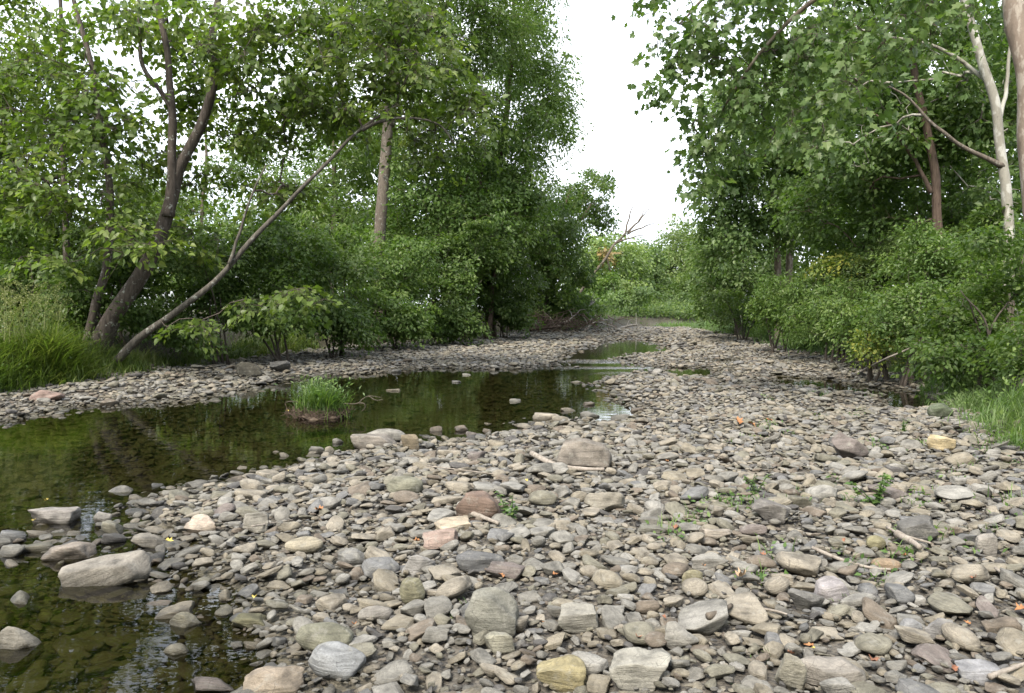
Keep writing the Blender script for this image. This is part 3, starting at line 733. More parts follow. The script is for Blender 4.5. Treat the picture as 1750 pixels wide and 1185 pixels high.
# leaf outlines: (x along the midrib, y across, z lift), unit length
def leaf_template(kind):
    if kind == 'kite':
        return np.array([[0, 0, 0], [.42, .30, .05], [1, 0, -.06], [.42, -.30, .05]]), np.array([[0, 3, 2], [0, 2, 1]])
    if kind == 'long':
        return np.array([[0, 0, 0], [.45, .17, .04], [1, 0, -.10], [.45, -.17, .04]]), np.array([[0, 3, 2], [0, 2, 1]])
    if kind == 'heart':
        v = np.array([[0, 0, 0], [-.07, .22, .05], [.14, .41, .09], [.48, .36, .06], [.78, .14, -.02], [1.0, 0, -.12],
                      [.78, -.14, -.02], [.48, -.36, .06], [.14, -.41, .09], [-.07, -.22, .05], [.5, 0, -.02]])
        return v, np.array([[10, i, (i + 1) % 10][::-1] for i in range(10)])
    v = [[0, 0, 0], [-.05, .22, .03], [.10, .50, .06], [.30, .34, .03], [.58, .58, .04], [.62, .26, .0], [1.0, 0, -.12],
         [.62, -.26, .0], [.58, -.58, .04], [.30, -.34, .03], [.10, -.50, .06], [-.05, -.22, .03], [.34, 0, -.01]]
    return np.array(v), np.array([[12, i, (i + 1) % 12][::-1] for i in range(12)])
def unit(v): return v / (np.linalg.norm(v, axis=-1, keepdims=True) + 1e-9)
def add_leaves(mb, pos, axis_, nrm, size, tint, kind):
    t, f = leaf_template(kind)
    ax = unit(axis_); nr = unit(nrm - ax * (nrm * ax).sum(1, keepdims=True)); sd = np.cross(nr, ax)
    V = pos[:, None] + size[:, None, None] * (t[None, :, 0:1] * ax[:, None] + t[None, :, 1:2] * sd[:, None] + t[None, :, 2:3] * nr[:, None])
    k = len(t)
    F = (np.arange(len(pos))[:, None, None] * k + f[None]).reshape(-1, 3)
    mb.add(V.reshape(-1, 3), [F], np.repeat(tint, k))

def lobe_points(rs, lobe, n, gap):
    c, (rx, ry, rz) = lobe
    out = np.zeros((0, 3)); guard = 0
    while len(out) < n and guard < 30:
        guard += 1
        v = unit(rs.normal(size=(n * 2, 3))); r = rs.rand(n * 2) ** .45
        r = r * (.80 + .42 * vnoise(v[:, 0] * 2 + c[0], v[:, 1] * 2 + c[1], v[:, 2] * 2 + c[2], s=3))    # uneven outline
        p = c + v * r[:, None] * np.array([rx, ry, rz])
        q = vnoise(p[:, 0] * .9, p[:, 1] * .9, p[:, 2] * 1.3, s=6)
        out = np.concatenate([out, p[q > gap]])
    return out[:n]
def L(px, py, d, rx, ry, rd):
    return (np.array(P(px, py, d)), (rx * d * DSC / FPX, rd * DSC, ry * d * DSC / FPX))

def grow(name, label, cat, base, stems, lobes, leaf='kite', size=.14, cov=4.0, spray=.5, per=34, droop=.25, jitter=.45, gap=.30,
         lmat='maple', bmat='bark_brown', tmat=None, seed=0, group=None, single_leaves=0, sides=4, twigs=False, flat=.28, tipr=.006, maxr=.09, trunk_name='trunk', face=.75, tvar=.48):
    """A woody plant. stems: [(world points, base radius, tip radius)]; lobes: ellipsoids that hold the foliage."""
    rs = np.random.RandomState(seed + 1000)
    base = np.array(base, float)
    root = empty(name, base); tag(root, label, cat, group)
    nodes, par, isstem = [], [], []
    for si, (pts, r0, r1, *own_bark) in enumerate(stems):
        path = catmull(pts, 8)
        seg = np.linalg.norm(np.diff(path, axis=0), axis=1); t = np.concatenate([[0], np.cumsum(seg)]); t /= t[-1]
        wob = np.stack([vnoise(t * 9 + si, t * 0 + k * 5 + seed, s=seed) - .5 for k in range(3)], -1) * (r0 * .5) * np.minimum(1, t * 6)[:, None]
        path = path + wob
        rad = r0 + (r1 - r0) * t ** .85
        rad = rad * (1 + .28 * np.exp(-t * 16))
        mb = Mesh(); tube(mb, path, rad, 14 if r0 > .1 else 8, .22, seed + si)
        mb.obj('limb' if own_bark else trunk_name, M[own_bark[0] if own_bark else bmat], root, base)
        for i, p in enumerate(path):
            nodes.append(p); par.append(-1); isstem.append(t[i] > .18)
    C = []; OUT = []
    ar = size * size * {'kite': .30, 'long': .17, 'heart': .55, 'lobed': .60}[leaf]
    for lb in lobes:
        rx, ry, rz = lb[1]
        nl = cov * math.pi * rx * rz / ar
        q = lobe_points(rs, lb, max(4, int(nl / per)), gap); C.append(q)
        OUT.append(unit((q - lb[0]) / np.array(lb[1])))
    C = np.concatenate(C); OUT = np.concatenate(OUT)
    nstem = len(nodes)
    ND = np.zeros((nstem + len(C) * 3, 3)); ND[:nstem] = nodes; PAR = np.full(len(ND), -1); cnt = nstem
    ok = np.zeros(len(ND), bool); ok[:nstem] = isstem
    if not ok[:nstem].any(): ok[:nstem] = True
    dist = np.min(np.linalg.norm(C[:, None] - ND[None, :nstem][:, ok[:nstem]], axis=2), axis=1)
    bdir = np.zeros_like(C)
    for ci in np.argsort(dist):
        c = C[ci]; dv = c - ND[:cnt]; dd = np.sqrt((dv * dv).sum(1)) + .7 * np.maximum(0, -dv[:, 2]); dd[~ok[:cnt]] += 1e3
        j = int(np.argmin(dd)); p = ND[j]; ln = np.linalg.norm(c - p)
        prev = j
        for f in (.38, .72, 1.0):
            q = p + (c - p) * f
            if f < 1: q = q + rs.normal(size=3) * ln * .06 + np.array([0, 0, ln * .10 * math.sin(f * math.pi)])
            ND[cnt] = q; PAR[cnt] = prev; ok[cnt] = True; prev = cnt; cnt += 1
        bdir[ci] = c - p
    acc = np.zeros(cnt)
    rad = np.zeros(cnt)
    for i in range(cnt - 1, nstem - 1, -1):
        rad[i] = (acc[i] + tipr ** 2.3) ** (1 / 2.3) if acc[i] == 0 else acc[i] ** (1 / 2.3)
        if PAR[i] >= nstem: acc[PAR[i]] += rad[i] ** 2.3
    e = np.arange(nstem, cnt); pr = PAR[e]
    r1 = np.minimum(rad[e], maxr); r0 = np.where(pr >= nstem, np.minimum(np.maximum(rad[pr], r1), r1 * 1.35), r1 * 1.15)
    mb = Mesh(); cones(mb, ND[pr], ND[e], r0, r1, sides)
    # leaves in tilted, drooping sprays round each branch end
    K = len(C); nl = K * per
    cid = np.repeat(np.arange(K), per)
    sr = spray * rs.uniform(.6, 1.3, K)
    dn = np.array([0, 0, 1.0]) + OUT * face + rs.normal(size=(K, 3)) * .30; dn = unit(dn)
    ou = unit(bdir + 1e-6); ou = unit(ou - dn * (ou * dn).sum(1, keepdims=True)); sd = np.cross(dn, ou)
    an = rs.uniform(-np.pi, np.pi, nl); rd = np.sqrt(rs.rand(nl))
    lx, ly = np.cos(an) * rd, np.sin(an) * rd * .75
    R = sr[cid][:, None]
    pos = C[cid] + R * (lx[:, None] * ou[cid] + ly[:, None] * sd[cid] + (rs.normal(size=nl) * flat)[:, None] * dn[cid])
    pos[:, 2] -= (R[:, 0] * droop * (rd ** 2)) + size * .2
    ax = ou[cid] * (lx + .35)[:, None] + sd[cid] * ly[:, None] * 1.2 + rs.normal(size=(nl, 3)) * .35; ax[:, 2] -= droop * rs.uniform(.3, 2.0, nl)
    nr = dn[cid] + rs.normal(size=(nl, 3)) * jitter
    s = size * rs.uniform(.45, 1.3, nl)
    ct = rs.rand(K)
    tint = np.clip(ct[cid] * tvar + rs.rand(nl) * (1.03 - tvar) - .03, 0, 1)
    if twigs:
        sel = rs.rand(nl) < .45
        cones(mb, C[cid][sel], pos[sel], np.full(sel.sum(), tipr * .55), np.full(sel.sum(), tipr * .3), 3)
    mb.obj('branches', M[tmat or bmat], root, base)['kind'] = 'stuff'
    one = np.zeros(nl, bool)
    if single_leaves:
        sx_, sy_, dp_ = to_px(pos[:, 0], pos[:, 1], pos[:, 2])
        big = s / dp_ * ((sx_ > 10) & (sx_ < 1740) & (sy_ > 8) & (sy_ < 1180))
        one[np.argsort(-big)[:single_leaves]] = True
        t, f = leaf_template(leaf); meshes = []
        for q in range(8):
            me = mesh_obj('leaf', t, [f], M[lmat], None, False, {'tint': np.full(len(t), (q + .5) / 8)}, link=False).data; meshes.append(me)
        A_ = unit(ax[one]); N_ = unit(nr[one] - A_ * (nr[one] * A_).sum(1, keepdims=True)); S_ = np.cross(N_, A_)
        for q in range(one.sum()):
            o = bpy.data.objects.new('leaf', meshes[min(7, int(tint[one][q] * 8))]); col.objects.link(o); o.parent = root
            m = Matrix.Identity(4); sz = s[one][q]
            for r_ in range(3):
                m[r_][0], m[r_][1], m[r_][2], m[r_][3] = A_[q][r_] * sz, S_[q][r_] * sz, N_[q][r_] * sz, pos[one][q][r_] - base[r_]
            o.matrix_local = m
    mb = Mesh(); add_leaves(mb, pos[~one], ax[~one], nr[~one], s[~one], tint[~one], leaf)
    mb.obj('crown', M[lmat], root, base, smooth=False)['kind'] = 'stuff'
    return root

def stem_to_ground(px, py, d, sink=.15):
    p = P(px, py, d); return Vector((p.x, p.y, H(p.x, p.y) - sink))
def trunk_px(pts, d, r0, r1, ground=True, dz=0.0):
    """Stem given as pixels at about one depth; (px, py[, depth]) each. The first point drops to the ground."""
    out = []
    for i, q in enumerate(pts):
        out.append(P(q[0], q[1], q[2] if len(q) > 2 else d))
    if ground: out[0].z = min(out[0].z, H(out[0].x, out[0].y)) - .12
    return (out, r0, r1)
TREES_L, TREES_R, SHRUBS_L, SHRUBS_R, FAR = ('trees on the left bank', 'trees on the right bank', 'shrubs on the left bank', 'shrubs on the right bank', 'far trees at the river bend')

# ------------------------------------------------------------------ left bank
DSC = 1.14
b = P(165, 590, 15.5)
grow('basswood_tree', 'forked dark basswood trunk curving up from the grassy left bank', 'tree', (b.x, b.y, H(b.x, b.y)),
     [trunk_px([(160, 600), (190, 550), (240, 472), (283, 385), (300, 300), (318, 262), (342, 215), (360, 150), (366, 70), (374, 0), (385, -120)], 15.5, .215, .05),
      trunk_px([(288, 370), (294, 300), (293, 200), (285, 100), (278, 40), (255, -30), (240, -120)], 15.4, .12, .04, False),
      trunk_px([(145, 592), (165, 520), (182, 450), (188, 350), (182, 290), (170, 190), (155, 100), (128, 0), (110, -110)], 15.7, .11, .04),
      trunk_px([(293, 185), (268, 148), (244, 114), (240, 60), (236, -40)], 15.4, .06, .03, False)],
     [L(70, 180, 15.5, 130, 90, 1.6), L(60, 60, 15.5, 130, 60, 1.8), L(250, 50, 15.5, 150, 50, 1.6), L(200, 210, 15, 130, 80, 1.4), L(420, 60, 15.3, 100, 90, 1.5), L(450, 200, 16, 100, 80, 1.2),
      L(210, 415, 14.2, 110, 45, .8), L(110, 340, 14.2, 120, 60, 1.1), L(70, 440, 14, 60, 35, .5), L(320, 400, 16.2, 80, 40, .6), L(30, 300, 14.5, 90, 60, 1), L(330, 150, 17.2, 80, 70, .9), L(240, 270, 17.2, 90, 55, .9), L(370, 310, 17.4, 60, 40, .7), L(320, 30, 16.8, 80, 60, .9), L(150, 120, 15.8, 80, 60, 1), L(350, 90, 17.4, 70, 60, .9), L(300, 220, 17.4, 60, 50, .8), L(190, 20, 16.6, 90, 45, 1)],
     'heart', .150, 2.2, .62, 26, .30, .34, .36, 'basswood', 'bark_dark', 'twig', 1, TREES_L, 290, 5, True, .11, .005, face=.38, tvar=.6)
b = P(190, 605, 15.0)
grow('leaning_tree', 'thin lichen-spotted tree leaning far out over the pool', 'tree', (b.x, b.y, H(b.x, b.y)),
     [trunk_px([(185, 608, 15.2), (235, 580, 15), (300, 535, 14.9), (390, 458, 14.8), (465, 372, 14.7), (555, 285, 14.6), (600, 238, 14.6), (640, 205, 14.6), (672, 182, 14.6), (700, 120, 14.7)], 15, .095, .02),
      trunk_px([(618, 222), (655, 206), (705, 202), (750, 214), (776, 245)], 14.6, .045, .012, False),
      trunk_px([(392, 452), (412, 390), (436, 320), (455, 282)], 14.7, .04, .015, False)],
     [L(480, 130, 15.3, 120, 90, 1.4), L(620, 120, 14.7, 120, 90, 1.5), L(720, 150, 14.8, 90, 90, 1.4), L(560, 30, 15, 140, 60, 1.6), L(700, 40, 15, 110, 60, 1.5), L(540, 205, 15.9, 110, 60, 1.0), L(745, 255, 15.4, 50, 45, .8),
      L(500, 330, 15.9, 70, 45, .8), L(320, 560, 14, 55, 24, .4), L(510, 510, 13.6, 58, 38, .5), L(440, 520, 14.6, 50, 26, .4), L(640, -50, 15, 120, 40, 1.2), L(800, 200, 15, 50, 60, .8)],
     'heart', .140, 2.4, .58, 26, .34, .36, .36, 'basswood', 'bark_lichen', 'twig', 2, TREES_L, 290, 5, True, .11, .005, face=.38, tvar=.6)
b = P(115, 560, 18)
grow('slender_tree', 'slender straight tree behind the tall grass by the left edge', 'tree', (b.x, b.y, H(b.x, b.y)),
     [trunk_px([(118, 565), (114, 450), (112, 350), (106, 200), (104, 60), (96, -120)], 18, .10, .04)],
     [L(50, 120, 18.5, 120, 100, 2), L(120, 260, 19, 130, 70, 2), L(-60, 230, 18, 100, 140, 2)],
     'kite', .13, 3.0, .5, 24, .25, .45, .36, 'basswood', 'bark_dark', 'twig', 3, TREES_L, 0, 4)
DSC = 1.0
def wall_tree(name, label, trunk, lobes, seed, grp=TREES_L, lmat='maple', bmat='bark_grey', leaf='kite', size=.16, cov=5.0, spray=.62, per=40, gap=.37, tvar=.6, **kw):
    p = trunk[0][0][0]
    return grow(name, label, 'tree', (p.x, p.y, H(p.x, p.y)), trunk, lobes, leaf, size, cov, spray, per, lmat=lmat, bmat=bmat, seed=seed, group=grp, sides=3, gap=gap, tvar=tvar, **kw)
wall_tree('tall_tree', 'tall tree with thick straight pale-brown trunk on the left bank',
     [trunk_px([(646, 530), (650, 440), (655, 340), (662, 220), (668, 100), (690, -60), (700, -200)], 31, .29, .13), trunk_px([(668, 215), (690, 120), (760, 10), (790, -60)], 31, .13, .05, False)],
     [L(620, 40, 32, 130, 90, 4), L(740, 80, 32, 130, 110, 4), L(820, 30, 33, 110, 90, 4), L(760, 210, 33, 130, 90, 4), L(560, 140, 33, 80, 100, 3), L(700, -90, 32, 260, 80, 4)], 10, lmat='locust', leaf='long', size=.24, cov=3.6)
wall_tree('rounded_tree', 'dense tree whose crown edges the open sky left of the gap',
     [trunk_px([(838, 545), (835, 430), (850, 300), (870, 150), (880, 0)], 38, .30, .08)],
     [L(880, 90, 38, 90, 90, 4), L(930, 150, 40, 62, 70, 3), L(900, 210, 38, 90, 70, 4), L(850, 290, 38, 110, 80, 4), L(910, 10, 39, 55, 60, 3), L(900, -70, 39, 70, 60, 3), L(960, 200, 42, 40, 50, 2)], 11, lmat='locust', bmat='bark_brown', leaf='long', size=.25, cov=3.6)
wall_tree('shady_tree', 'dark shady tree above the driftwood with crown reaching into the sky gap',
     [trunk_px([(930, 560), (935, 470), (950, 400), (975, 320)], 50, .28, .06), trunk_px([(932, 520), (960, 430), (1010, 350)], 50, .12, .04, False)],
     [L(985, 325, 52, 58, 38, 3), L(1010, 365, 52, 45, 26, 2.5), L(950, 400, 50, 60, 60, 4), L(900, 380, 48, 90, 70, 4), L(1030, 305, 54, 20, 14, 1.2), L(960, 460, 49, 50, 50, 3)], 12, lmat='maple', bmat='bark_brown', size=.22)
wall_tree('leafy_tree', 'leafy tree with thin crooked stems in the middle of the left bank',
     [trunk_px([(795, 560), (800, 460), (812, 370), (830, 260)], 35, .16, .05), trunk_px([(740, 560), (745, 460), (775, 380), (800, 300)], 34, .12, .04), trunk_px([(835, 560), (845, 470), (862, 400), (890, 350)], 36, .13, .04)],
     [L(740, 330, 34, 110, 80, 4), L(820, 400, 35, 100, 70, 4), L(720, 420, 34, 90, 60, 3), L(870, 330, 37, 80, 70, 4)], 13, lmat='maple', bmat='bark_brown', size=.18)
wall_tree('pale_tree', 'pale thin-trunked tree seen behind the leaning tree',
     [trunk_px([(566, 540), (568, 420), (572, 300), (560, 160)], 42, .20, .08), trunk_px([(340, 540), (342, 400), (352, 270), (350, 150)], 44, .16, .06)],
     [L(430, 270, 44, 80, 70, 4), L(330, 350, 45, 60, 40, 3), L(250, 330, 45, 60, 60, 3), L(540, 300, 42, 80, 60, 4), L(600, 380, 40, 90, 70, 4), L(480, 400, 42, 110, 50, 4), L(630, 250, 42, 60, 70, 3)], 14, lmat='locust', leaf='long', size=.28, cov=3.6)
wall_tree('edge_tree', 'bushy tree filling the far left behind the slender trunk',
     [trunk_px([(-40, 560), (-30, 400), (0, 250), (20, 100)], 22, .16, .06)],
     [L(-40, 330, 22, 130, 90, 3), L(70, 390, 23, 110, 60, 3), L(240, 350, 25, 90, 50, 3), L(-80, 150, 22, 120, 110, 3), L(170, 420, 24, 110, 50, 3)], 15, lmat='basswood', bmat='bark_dark', size=.17, cov=3.6)
for i, (px, d, lb, lab, mt) in enumerate([
     (-60, 38, [(-60, 400, 38, 120, 110, 3), (-120, 240, 38, 120, 120, 3)], 'tree far behind the seeding grass at the left edge', 'maple'),
     (130, 36, [(130, 450, 36, 130, 70, 3), (60, 380, 37, 90, 60, 3)], 'shaded tree far behind the slender trunk', 'maple'),
     (300, 40, [(300, 450, 40, 130, 70, 3), (230, 390, 40, 90, 50, 3), (390, 390, 41, 70, 45, 3)], 'shaded tree seen between the forked trunk and the leaning stem', 'locust'),
     (480, 44, [(480, 440, 44, 120, 80, 3), (520, 370, 44, 100, 60, 3)], 'pale green tree seen under the leaning stem', 'locust'),
     (640, 46, [(620, 440, 46, 120, 90, 4), (700, 380, 46, 110, 90, 4), (640, 260, 46, 90, 80, 4)], 'tree standing behind the thick straight trunk', 'maple'),
     (840, 52, [(800, 440, 52, 120, 90, 4), (900, 440, 54, 80, 90, 4), (820, 320, 52, 90, 80, 4)], 'dark tree behind the crooked stems of the left bank', 'maple')]):
    g = stem_to_ground(px, 545, d); top = P(lb[0][0], lb[0][1] - 60, d)
    wall_tree('backing_tree', lab, [([g, g.lerp(top, .5) + Vector((.3, 0, 0)), top], .2, .06)], [L(*q) for q in lb], 300 + i, TREES_L, mt, 'bark_brown', 'kite', .34, 4.6, .8, 28)
def shrub(name, label, px, py, d, lobes, seed, grp, lmat='shrub', size=.085, cov=3.6, nst=5, leaf='kite', spray=.42, per=34, **kw):
    g = stem_to_ground(px, py, d, .05); rs = random.Random(seed)
    for c, (rx, ry, rz) in list(lobes):                    # loose shoots breaking the outline
        for _ in range(3):
            lobes.append((c + np.array([rs.uniform(-.95, .95) * rx, rs.uniform(-.8, .3) * ry, rs.uniform(.45, 1.0) * rz]), (rx * .30, ry * .35, rz * rs.uniform(.25, .45))))
    st = []
    for i in range(nst):
        lb = lobes[i % len(lobes)]; c = Vector(lb[0]) + Vector((rs.uniform(-.5, .5) * lb[1][0], rs.uniform(-.3, .3) * lb[1][1], rs.uniform(-.2, .5) * lb[1][2]))
        s0 = g + Vector((rs.uniform(-.25, .25), rs.uniform(-.25, .25), 0))
        mid = s0.lerp(c, .5) + Vector((rs.uniform(-.2, .2), rs.uniform(-.2, .2), .25)); st.append(([s0, mid, c], .03 + .012 * rs.random(), .008))
    return grow(name, label, 'shrub', g, st, lobes, leaf, size, cov, spray, per, lmat=lmat, bmat='twig', seed=seed, group=grp, sides=3, maxr=.025, tipr=.003, trunk_name='stem', flat=.13, gap=.40, jitter=.38, face=.6, tvar=.62, **kw)
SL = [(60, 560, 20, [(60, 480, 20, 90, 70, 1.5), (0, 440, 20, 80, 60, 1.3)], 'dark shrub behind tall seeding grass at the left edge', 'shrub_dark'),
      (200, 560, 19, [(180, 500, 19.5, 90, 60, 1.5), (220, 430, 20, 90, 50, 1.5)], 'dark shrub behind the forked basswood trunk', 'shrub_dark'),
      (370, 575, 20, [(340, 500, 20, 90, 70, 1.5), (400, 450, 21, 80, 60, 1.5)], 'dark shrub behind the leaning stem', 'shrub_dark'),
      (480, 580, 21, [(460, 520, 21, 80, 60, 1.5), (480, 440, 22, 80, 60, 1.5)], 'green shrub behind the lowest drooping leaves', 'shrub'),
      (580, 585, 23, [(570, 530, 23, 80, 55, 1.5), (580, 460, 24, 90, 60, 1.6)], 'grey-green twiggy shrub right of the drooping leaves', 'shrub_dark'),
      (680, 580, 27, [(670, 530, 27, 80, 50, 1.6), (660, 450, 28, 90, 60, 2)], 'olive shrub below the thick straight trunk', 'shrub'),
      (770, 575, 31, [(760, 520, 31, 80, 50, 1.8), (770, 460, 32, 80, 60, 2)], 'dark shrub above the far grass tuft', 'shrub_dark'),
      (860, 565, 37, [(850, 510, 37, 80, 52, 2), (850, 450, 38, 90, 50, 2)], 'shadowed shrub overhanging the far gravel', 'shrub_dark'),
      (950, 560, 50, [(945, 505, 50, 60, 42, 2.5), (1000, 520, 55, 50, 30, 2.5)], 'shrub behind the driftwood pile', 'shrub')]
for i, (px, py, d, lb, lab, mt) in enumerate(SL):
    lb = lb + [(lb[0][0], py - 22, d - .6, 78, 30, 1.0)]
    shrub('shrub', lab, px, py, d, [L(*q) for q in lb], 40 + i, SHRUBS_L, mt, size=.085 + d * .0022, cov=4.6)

# ------------------------------------------------------------------ far bend
FARL = [('pale_far_tree', 'pale yellow-green sunlit tree at the far end of the river', (1165, 550, 105), [(1160, 430, 105, 48, 60, 6), (1190, 455, 102, 44, 62, 5), (1130, 470, 104, 46, 50, 5)], 'far_tree'),
        ('dark_far_tree', 'darker green pointed tree in front of the pale far tree', (1118, 548, 92), [(1116, 480, 92, 30, 40, 3), (1110, 440, 93, 30, 28, 3)], 'far_tree_dark'),
        ('golden_far_tree', 'yellow-green tree behind the leaning dead tree', (1030, 548, 80), [(1030, 430, 80, 46, 42, 4), (1000, 470, 78, 50, 45, 4), (1070, 445, 84, 42, 40, 4), (1040, 490, 80, 60, 40, 4)], 'far_tree'),
        ('rusty_far_tree', 'small rusty-tinged tree top among the far green crowns', (1045, 548, 76), [(1036, 436, 75, 12, 14, 1.5)], 'rusty'),
        ('bushy_far_tree', 'mid green bushy tree just left of the dark pointed tree', (1085, 548, 84), [(1075, 490, 84, 45, 40, 4), (1090, 440, 88, 32, 30, 4)], 'far_tree_dark'),
        ('round_far_tree', 'rounded green tree beyond the right end of the gravel', (1215, 548, 90), [(1215, 490, 90, 50, 45, 4), (1235, 440, 92, 45, 50, 4)], 'far_tree_dark')]
for i, (nm, lab, (px, py, d), lb, mt) in enumerate(FARL):
    g = stem_to_ground(px, py, d); top = P(lb[0][0], lb[0][1], d)
    wall_tree(nm, lab, [([g, g.lerp(top, .5) + Vector((.3, 0, 0)), top], .22, .06)], [L(*q) for q in lb], 60 + i, FAR, mt, 'bark_grey', 'kite', .42, 5.5, 1.1, 30)
for i, (px, d, ry, lab, mt) in enumerate([(1062, 86, 34, 'tall shrub right behind the leaning dead tree foot', 'far_tree_dark'), (1092, 92, 40, 'light shrub in the middle of the far bend', 'far_tree'), (1124, 88, 30, 'rounded dark shrub under the pointed far tree', 'shrub'),
      (1152, 96, 38, 'light shrub under the pale far tree', 'far_tree'), (1180, 88, 34, 'green shrub just left of the far right bank', 'far_tree_dark'), (1205, 94, 44, 'tall pale shrub against the right bank trees', 'far_tree'), (1020, 74, 40, 'dark shrub behind the tangle of driftwood', 'shrub')]):
    shrub('shrub', lab, px, 556, d, [L(px, 548 - ry, d, 26, ry, 2.5), L(px + 12, 548 - ry * 1.5, d + 1, 18, ry * .6, 2)], 140 + i, FAR, mt, size=.30, cov=4.5, spray=.7)
for i, (px, py, d, lb, lab, mt) in enumerate([(1040, 562, 66, [(1040, 525, 66, 60, 32, 2.5)], 'shrub overhanging the bare driftwood branches', 'far_tree_dark'),
      (1100, 560, 74, [(1095, 530, 74, 45, 26, 2.5)], 'yellowish shrub at the river bend beyond the driftwood', 'far_tree'),
      (1160, 558, 78, [(1155, 528, 78, 48, 24, 2.5)], 'low shrub at the far end of the gravel', 'far_tree_dark'),
      (1130, 558, 82, [(1130, 540, 82, 60, 20, 3)], 'dark low shrub hiding the far bank at the bend', 'shrub_dark'),
      (1190, 557, 84, [(1195, 535, 84, 50, 24, 3)], 'low green shrub at the far right of the bend', 'far_tree_dark'),
      (1215, 556, 70, [(1215, 528, 70, 42, 26, 2.5)], 'low shrub where the right bank grass begins', 'far_tree_dark')]):
    shrub('shrub', lab, px, py, d, [L(*q) for q in lb], 70 + i, FAR, mt, size=.26, cov=5.0, spray=.7)

# ------------------------------------------------------------------ right bank
b = P(1790, 640, 9.2)
grow('sycamore_tree', 'smooth tan sycamore trunk at the right edge with branches overhanging', 'tree', (b.x, b.y, H(b.x, b.y)),
     [trunk_px([(1812, 660), (1796, 500), (1780, 380), (1766, 260), (1752, 120), (1738, 0), (1716, -160), (1700, -300)], 9.2, .175, .10),
      trunk_px([(1736, -20), (1640, -80, 9.6), (1500, -60, 10.2), (1380, 10, 10.8), (1300, 90, 11.2), (1240, 180, 11.6)], 9.2, .07, .015, False),
      trunk_px([(1724, -90), (1600, -130, 9.8), (1400, -90, 10.6), (1250, -40, 11.3), (1160, 40, 11.8)], 9.2, .07, .015, False),
      trunk_px([(1740, -10), (1680, -20, 9.8), (1600, 0, 10.2), (1520, 60, 10.6), (1450, 160, 10.8)], 9.2, .035, .008, False)],
     [L(1190, 70, 11.8, 80, 60, 1.1), L(1290, 60, 11.2, 100, 80, 1.2), L(1410, 70, 10.8, 110, 80, 1.2), L(1540, 40, 10.2, 90, 60, 1.0), L(1290, 170, 11.4, 70, 60, .9), L(1430, 180, 10.6, 70, 55, .9), L(1215, 200, 11.8, 45, 70, .8), L(1150, 130, 12, 40, 50, .7),
      L(1200, 280, 12, 26, 60, .5), L(1360, 240, 11, 50, 40, .6), L(1300, -60, 11.5, 170, 50, 1.2), L(1560, -60, 10.2, 120, 50, 1), L(1130, -20, 12, 50, 50, .8)],
     'lobed', .108, 2.7, .36, 20, .55, .6, .33, 'sycamore', 'syc_tan', 'twig', 5, TREES_R, 290, 5, True, .35, .004)
wall_tree('white_sycamore', 'white-barked sycamore just left of the tan trunk',
     [trunk_px([(1722, 560), (1722, 400), (1716, 290), (1700, 190), (1672, 80), (1645, -20), (1630, -160)], 17, .125, .075), (*trunk_px([(1714, 285), (1640, 248), (1590, 208), (1550, 165), (1505, 140)], 17, .06, .018, False), 'bark_grey'),
      trunk_px([(1706, 215), (1720, 150), (1728, 60)], 17, .05, .03, False), trunk_px([(1690, 140), (1600, 80), (1500, 60), (1440, 40)], 17.2, .05, .02, False)],
     [L(1560, 110, 19, 120, 90, 2.2), L(1660, 140, 19.5, 90, 110, 2.2), L(1600, 260, 20, 110, 70, 2), L(1450, 230, 20, 110, 70, 2.2), L(1690, 330, 19.5, 80, 60, 1.8), L(1740, 100, 19.5, 60, 150, 2), L(1600, -60, 18.5, 200, 60, 2), L(1430, 30, 20, 110, 70, 2)],
     20, TREES_R, 'sycamore', 'syc_white', 'kite', .17, 4.6, .5, tmat='syc_white', maxr=.035)
wall_tree('brown_tree', 'slim dark brown trunk leaning left among the right bank foliage',
     [trunk_px([(1612, 560), (1604, 390), (1596, 310), (1582, 210), (1566, 130), (1550, 40), (1540, -60)], 19, .13, .07), trunk_px([(1592, 330), (1560, 270), (1520, 215), (1480, 185)], 19, .06, .02, False)],
     [L(1500, 300, 22, 110, 70, 2.2), L(1420, 360, 23, 100, 60, 2.2), L(1530, 400, 21.5, 90, 50, 2), L(1620, 360, 22, 90, 60, 2), L(1560, 200, 22, 100, 60, 2)],
     21, TREES_R, 'maple', 'bark_brown', 'kite', .16, 4.8, .5)
wall_tree('round_sycamore', 'broad green tree whose left side borders the sky gap',
     [trunk_px([(1332, 545), (1330, 450), (1322, 350), (1300, 220)], 32, .19, .06), trunk_px([(1352, 545), (1350, 440), (1360, 330), (1390, 200)], 33, .20, .06)],
     [L(1255, 300, 30, 60, 80, 3), L(1330, 260, 30, 90, 80, 3), L(1270, 390, 31, 70, 60, 3), L(1350, 370, 31, 80, 60, 3), L(1240, 220, 29, 50, 60, 2.5), L(1420, 150, 30, 120, 90, 3), L(1290, 150, 29, 90, 70, 3), L(1225, 360, 32, 38, 60, 2.5), L(1420, 290, 30, 80, 70, 3), L(1215, 420, 34, 34, 40, 2.5)],
     22, TREES_R, 'sycamore', 'syc_tan', 'kite', .20, 5.0, .6, tmat='twig', maxr=.06)
wall_tree('drooping_tree', 'tree drooping towards the gravel at the far right bank',
     [trunk_px([(1262, 545), (1258, 480), (1250, 420), (1235, 360)], 42, .2, .06)],
     [L(1240, 470, 42, 55, 50, 3), L(1290, 460, 40, 60, 50, 3), L(1215, 440, 44, 30, 50, 2.5), L(1250, 510, 42, 50, 30, 2.5)], 23, TREES_R, 'sycamore', 'bark_grey', 'kite', .24, 5.0, .65)
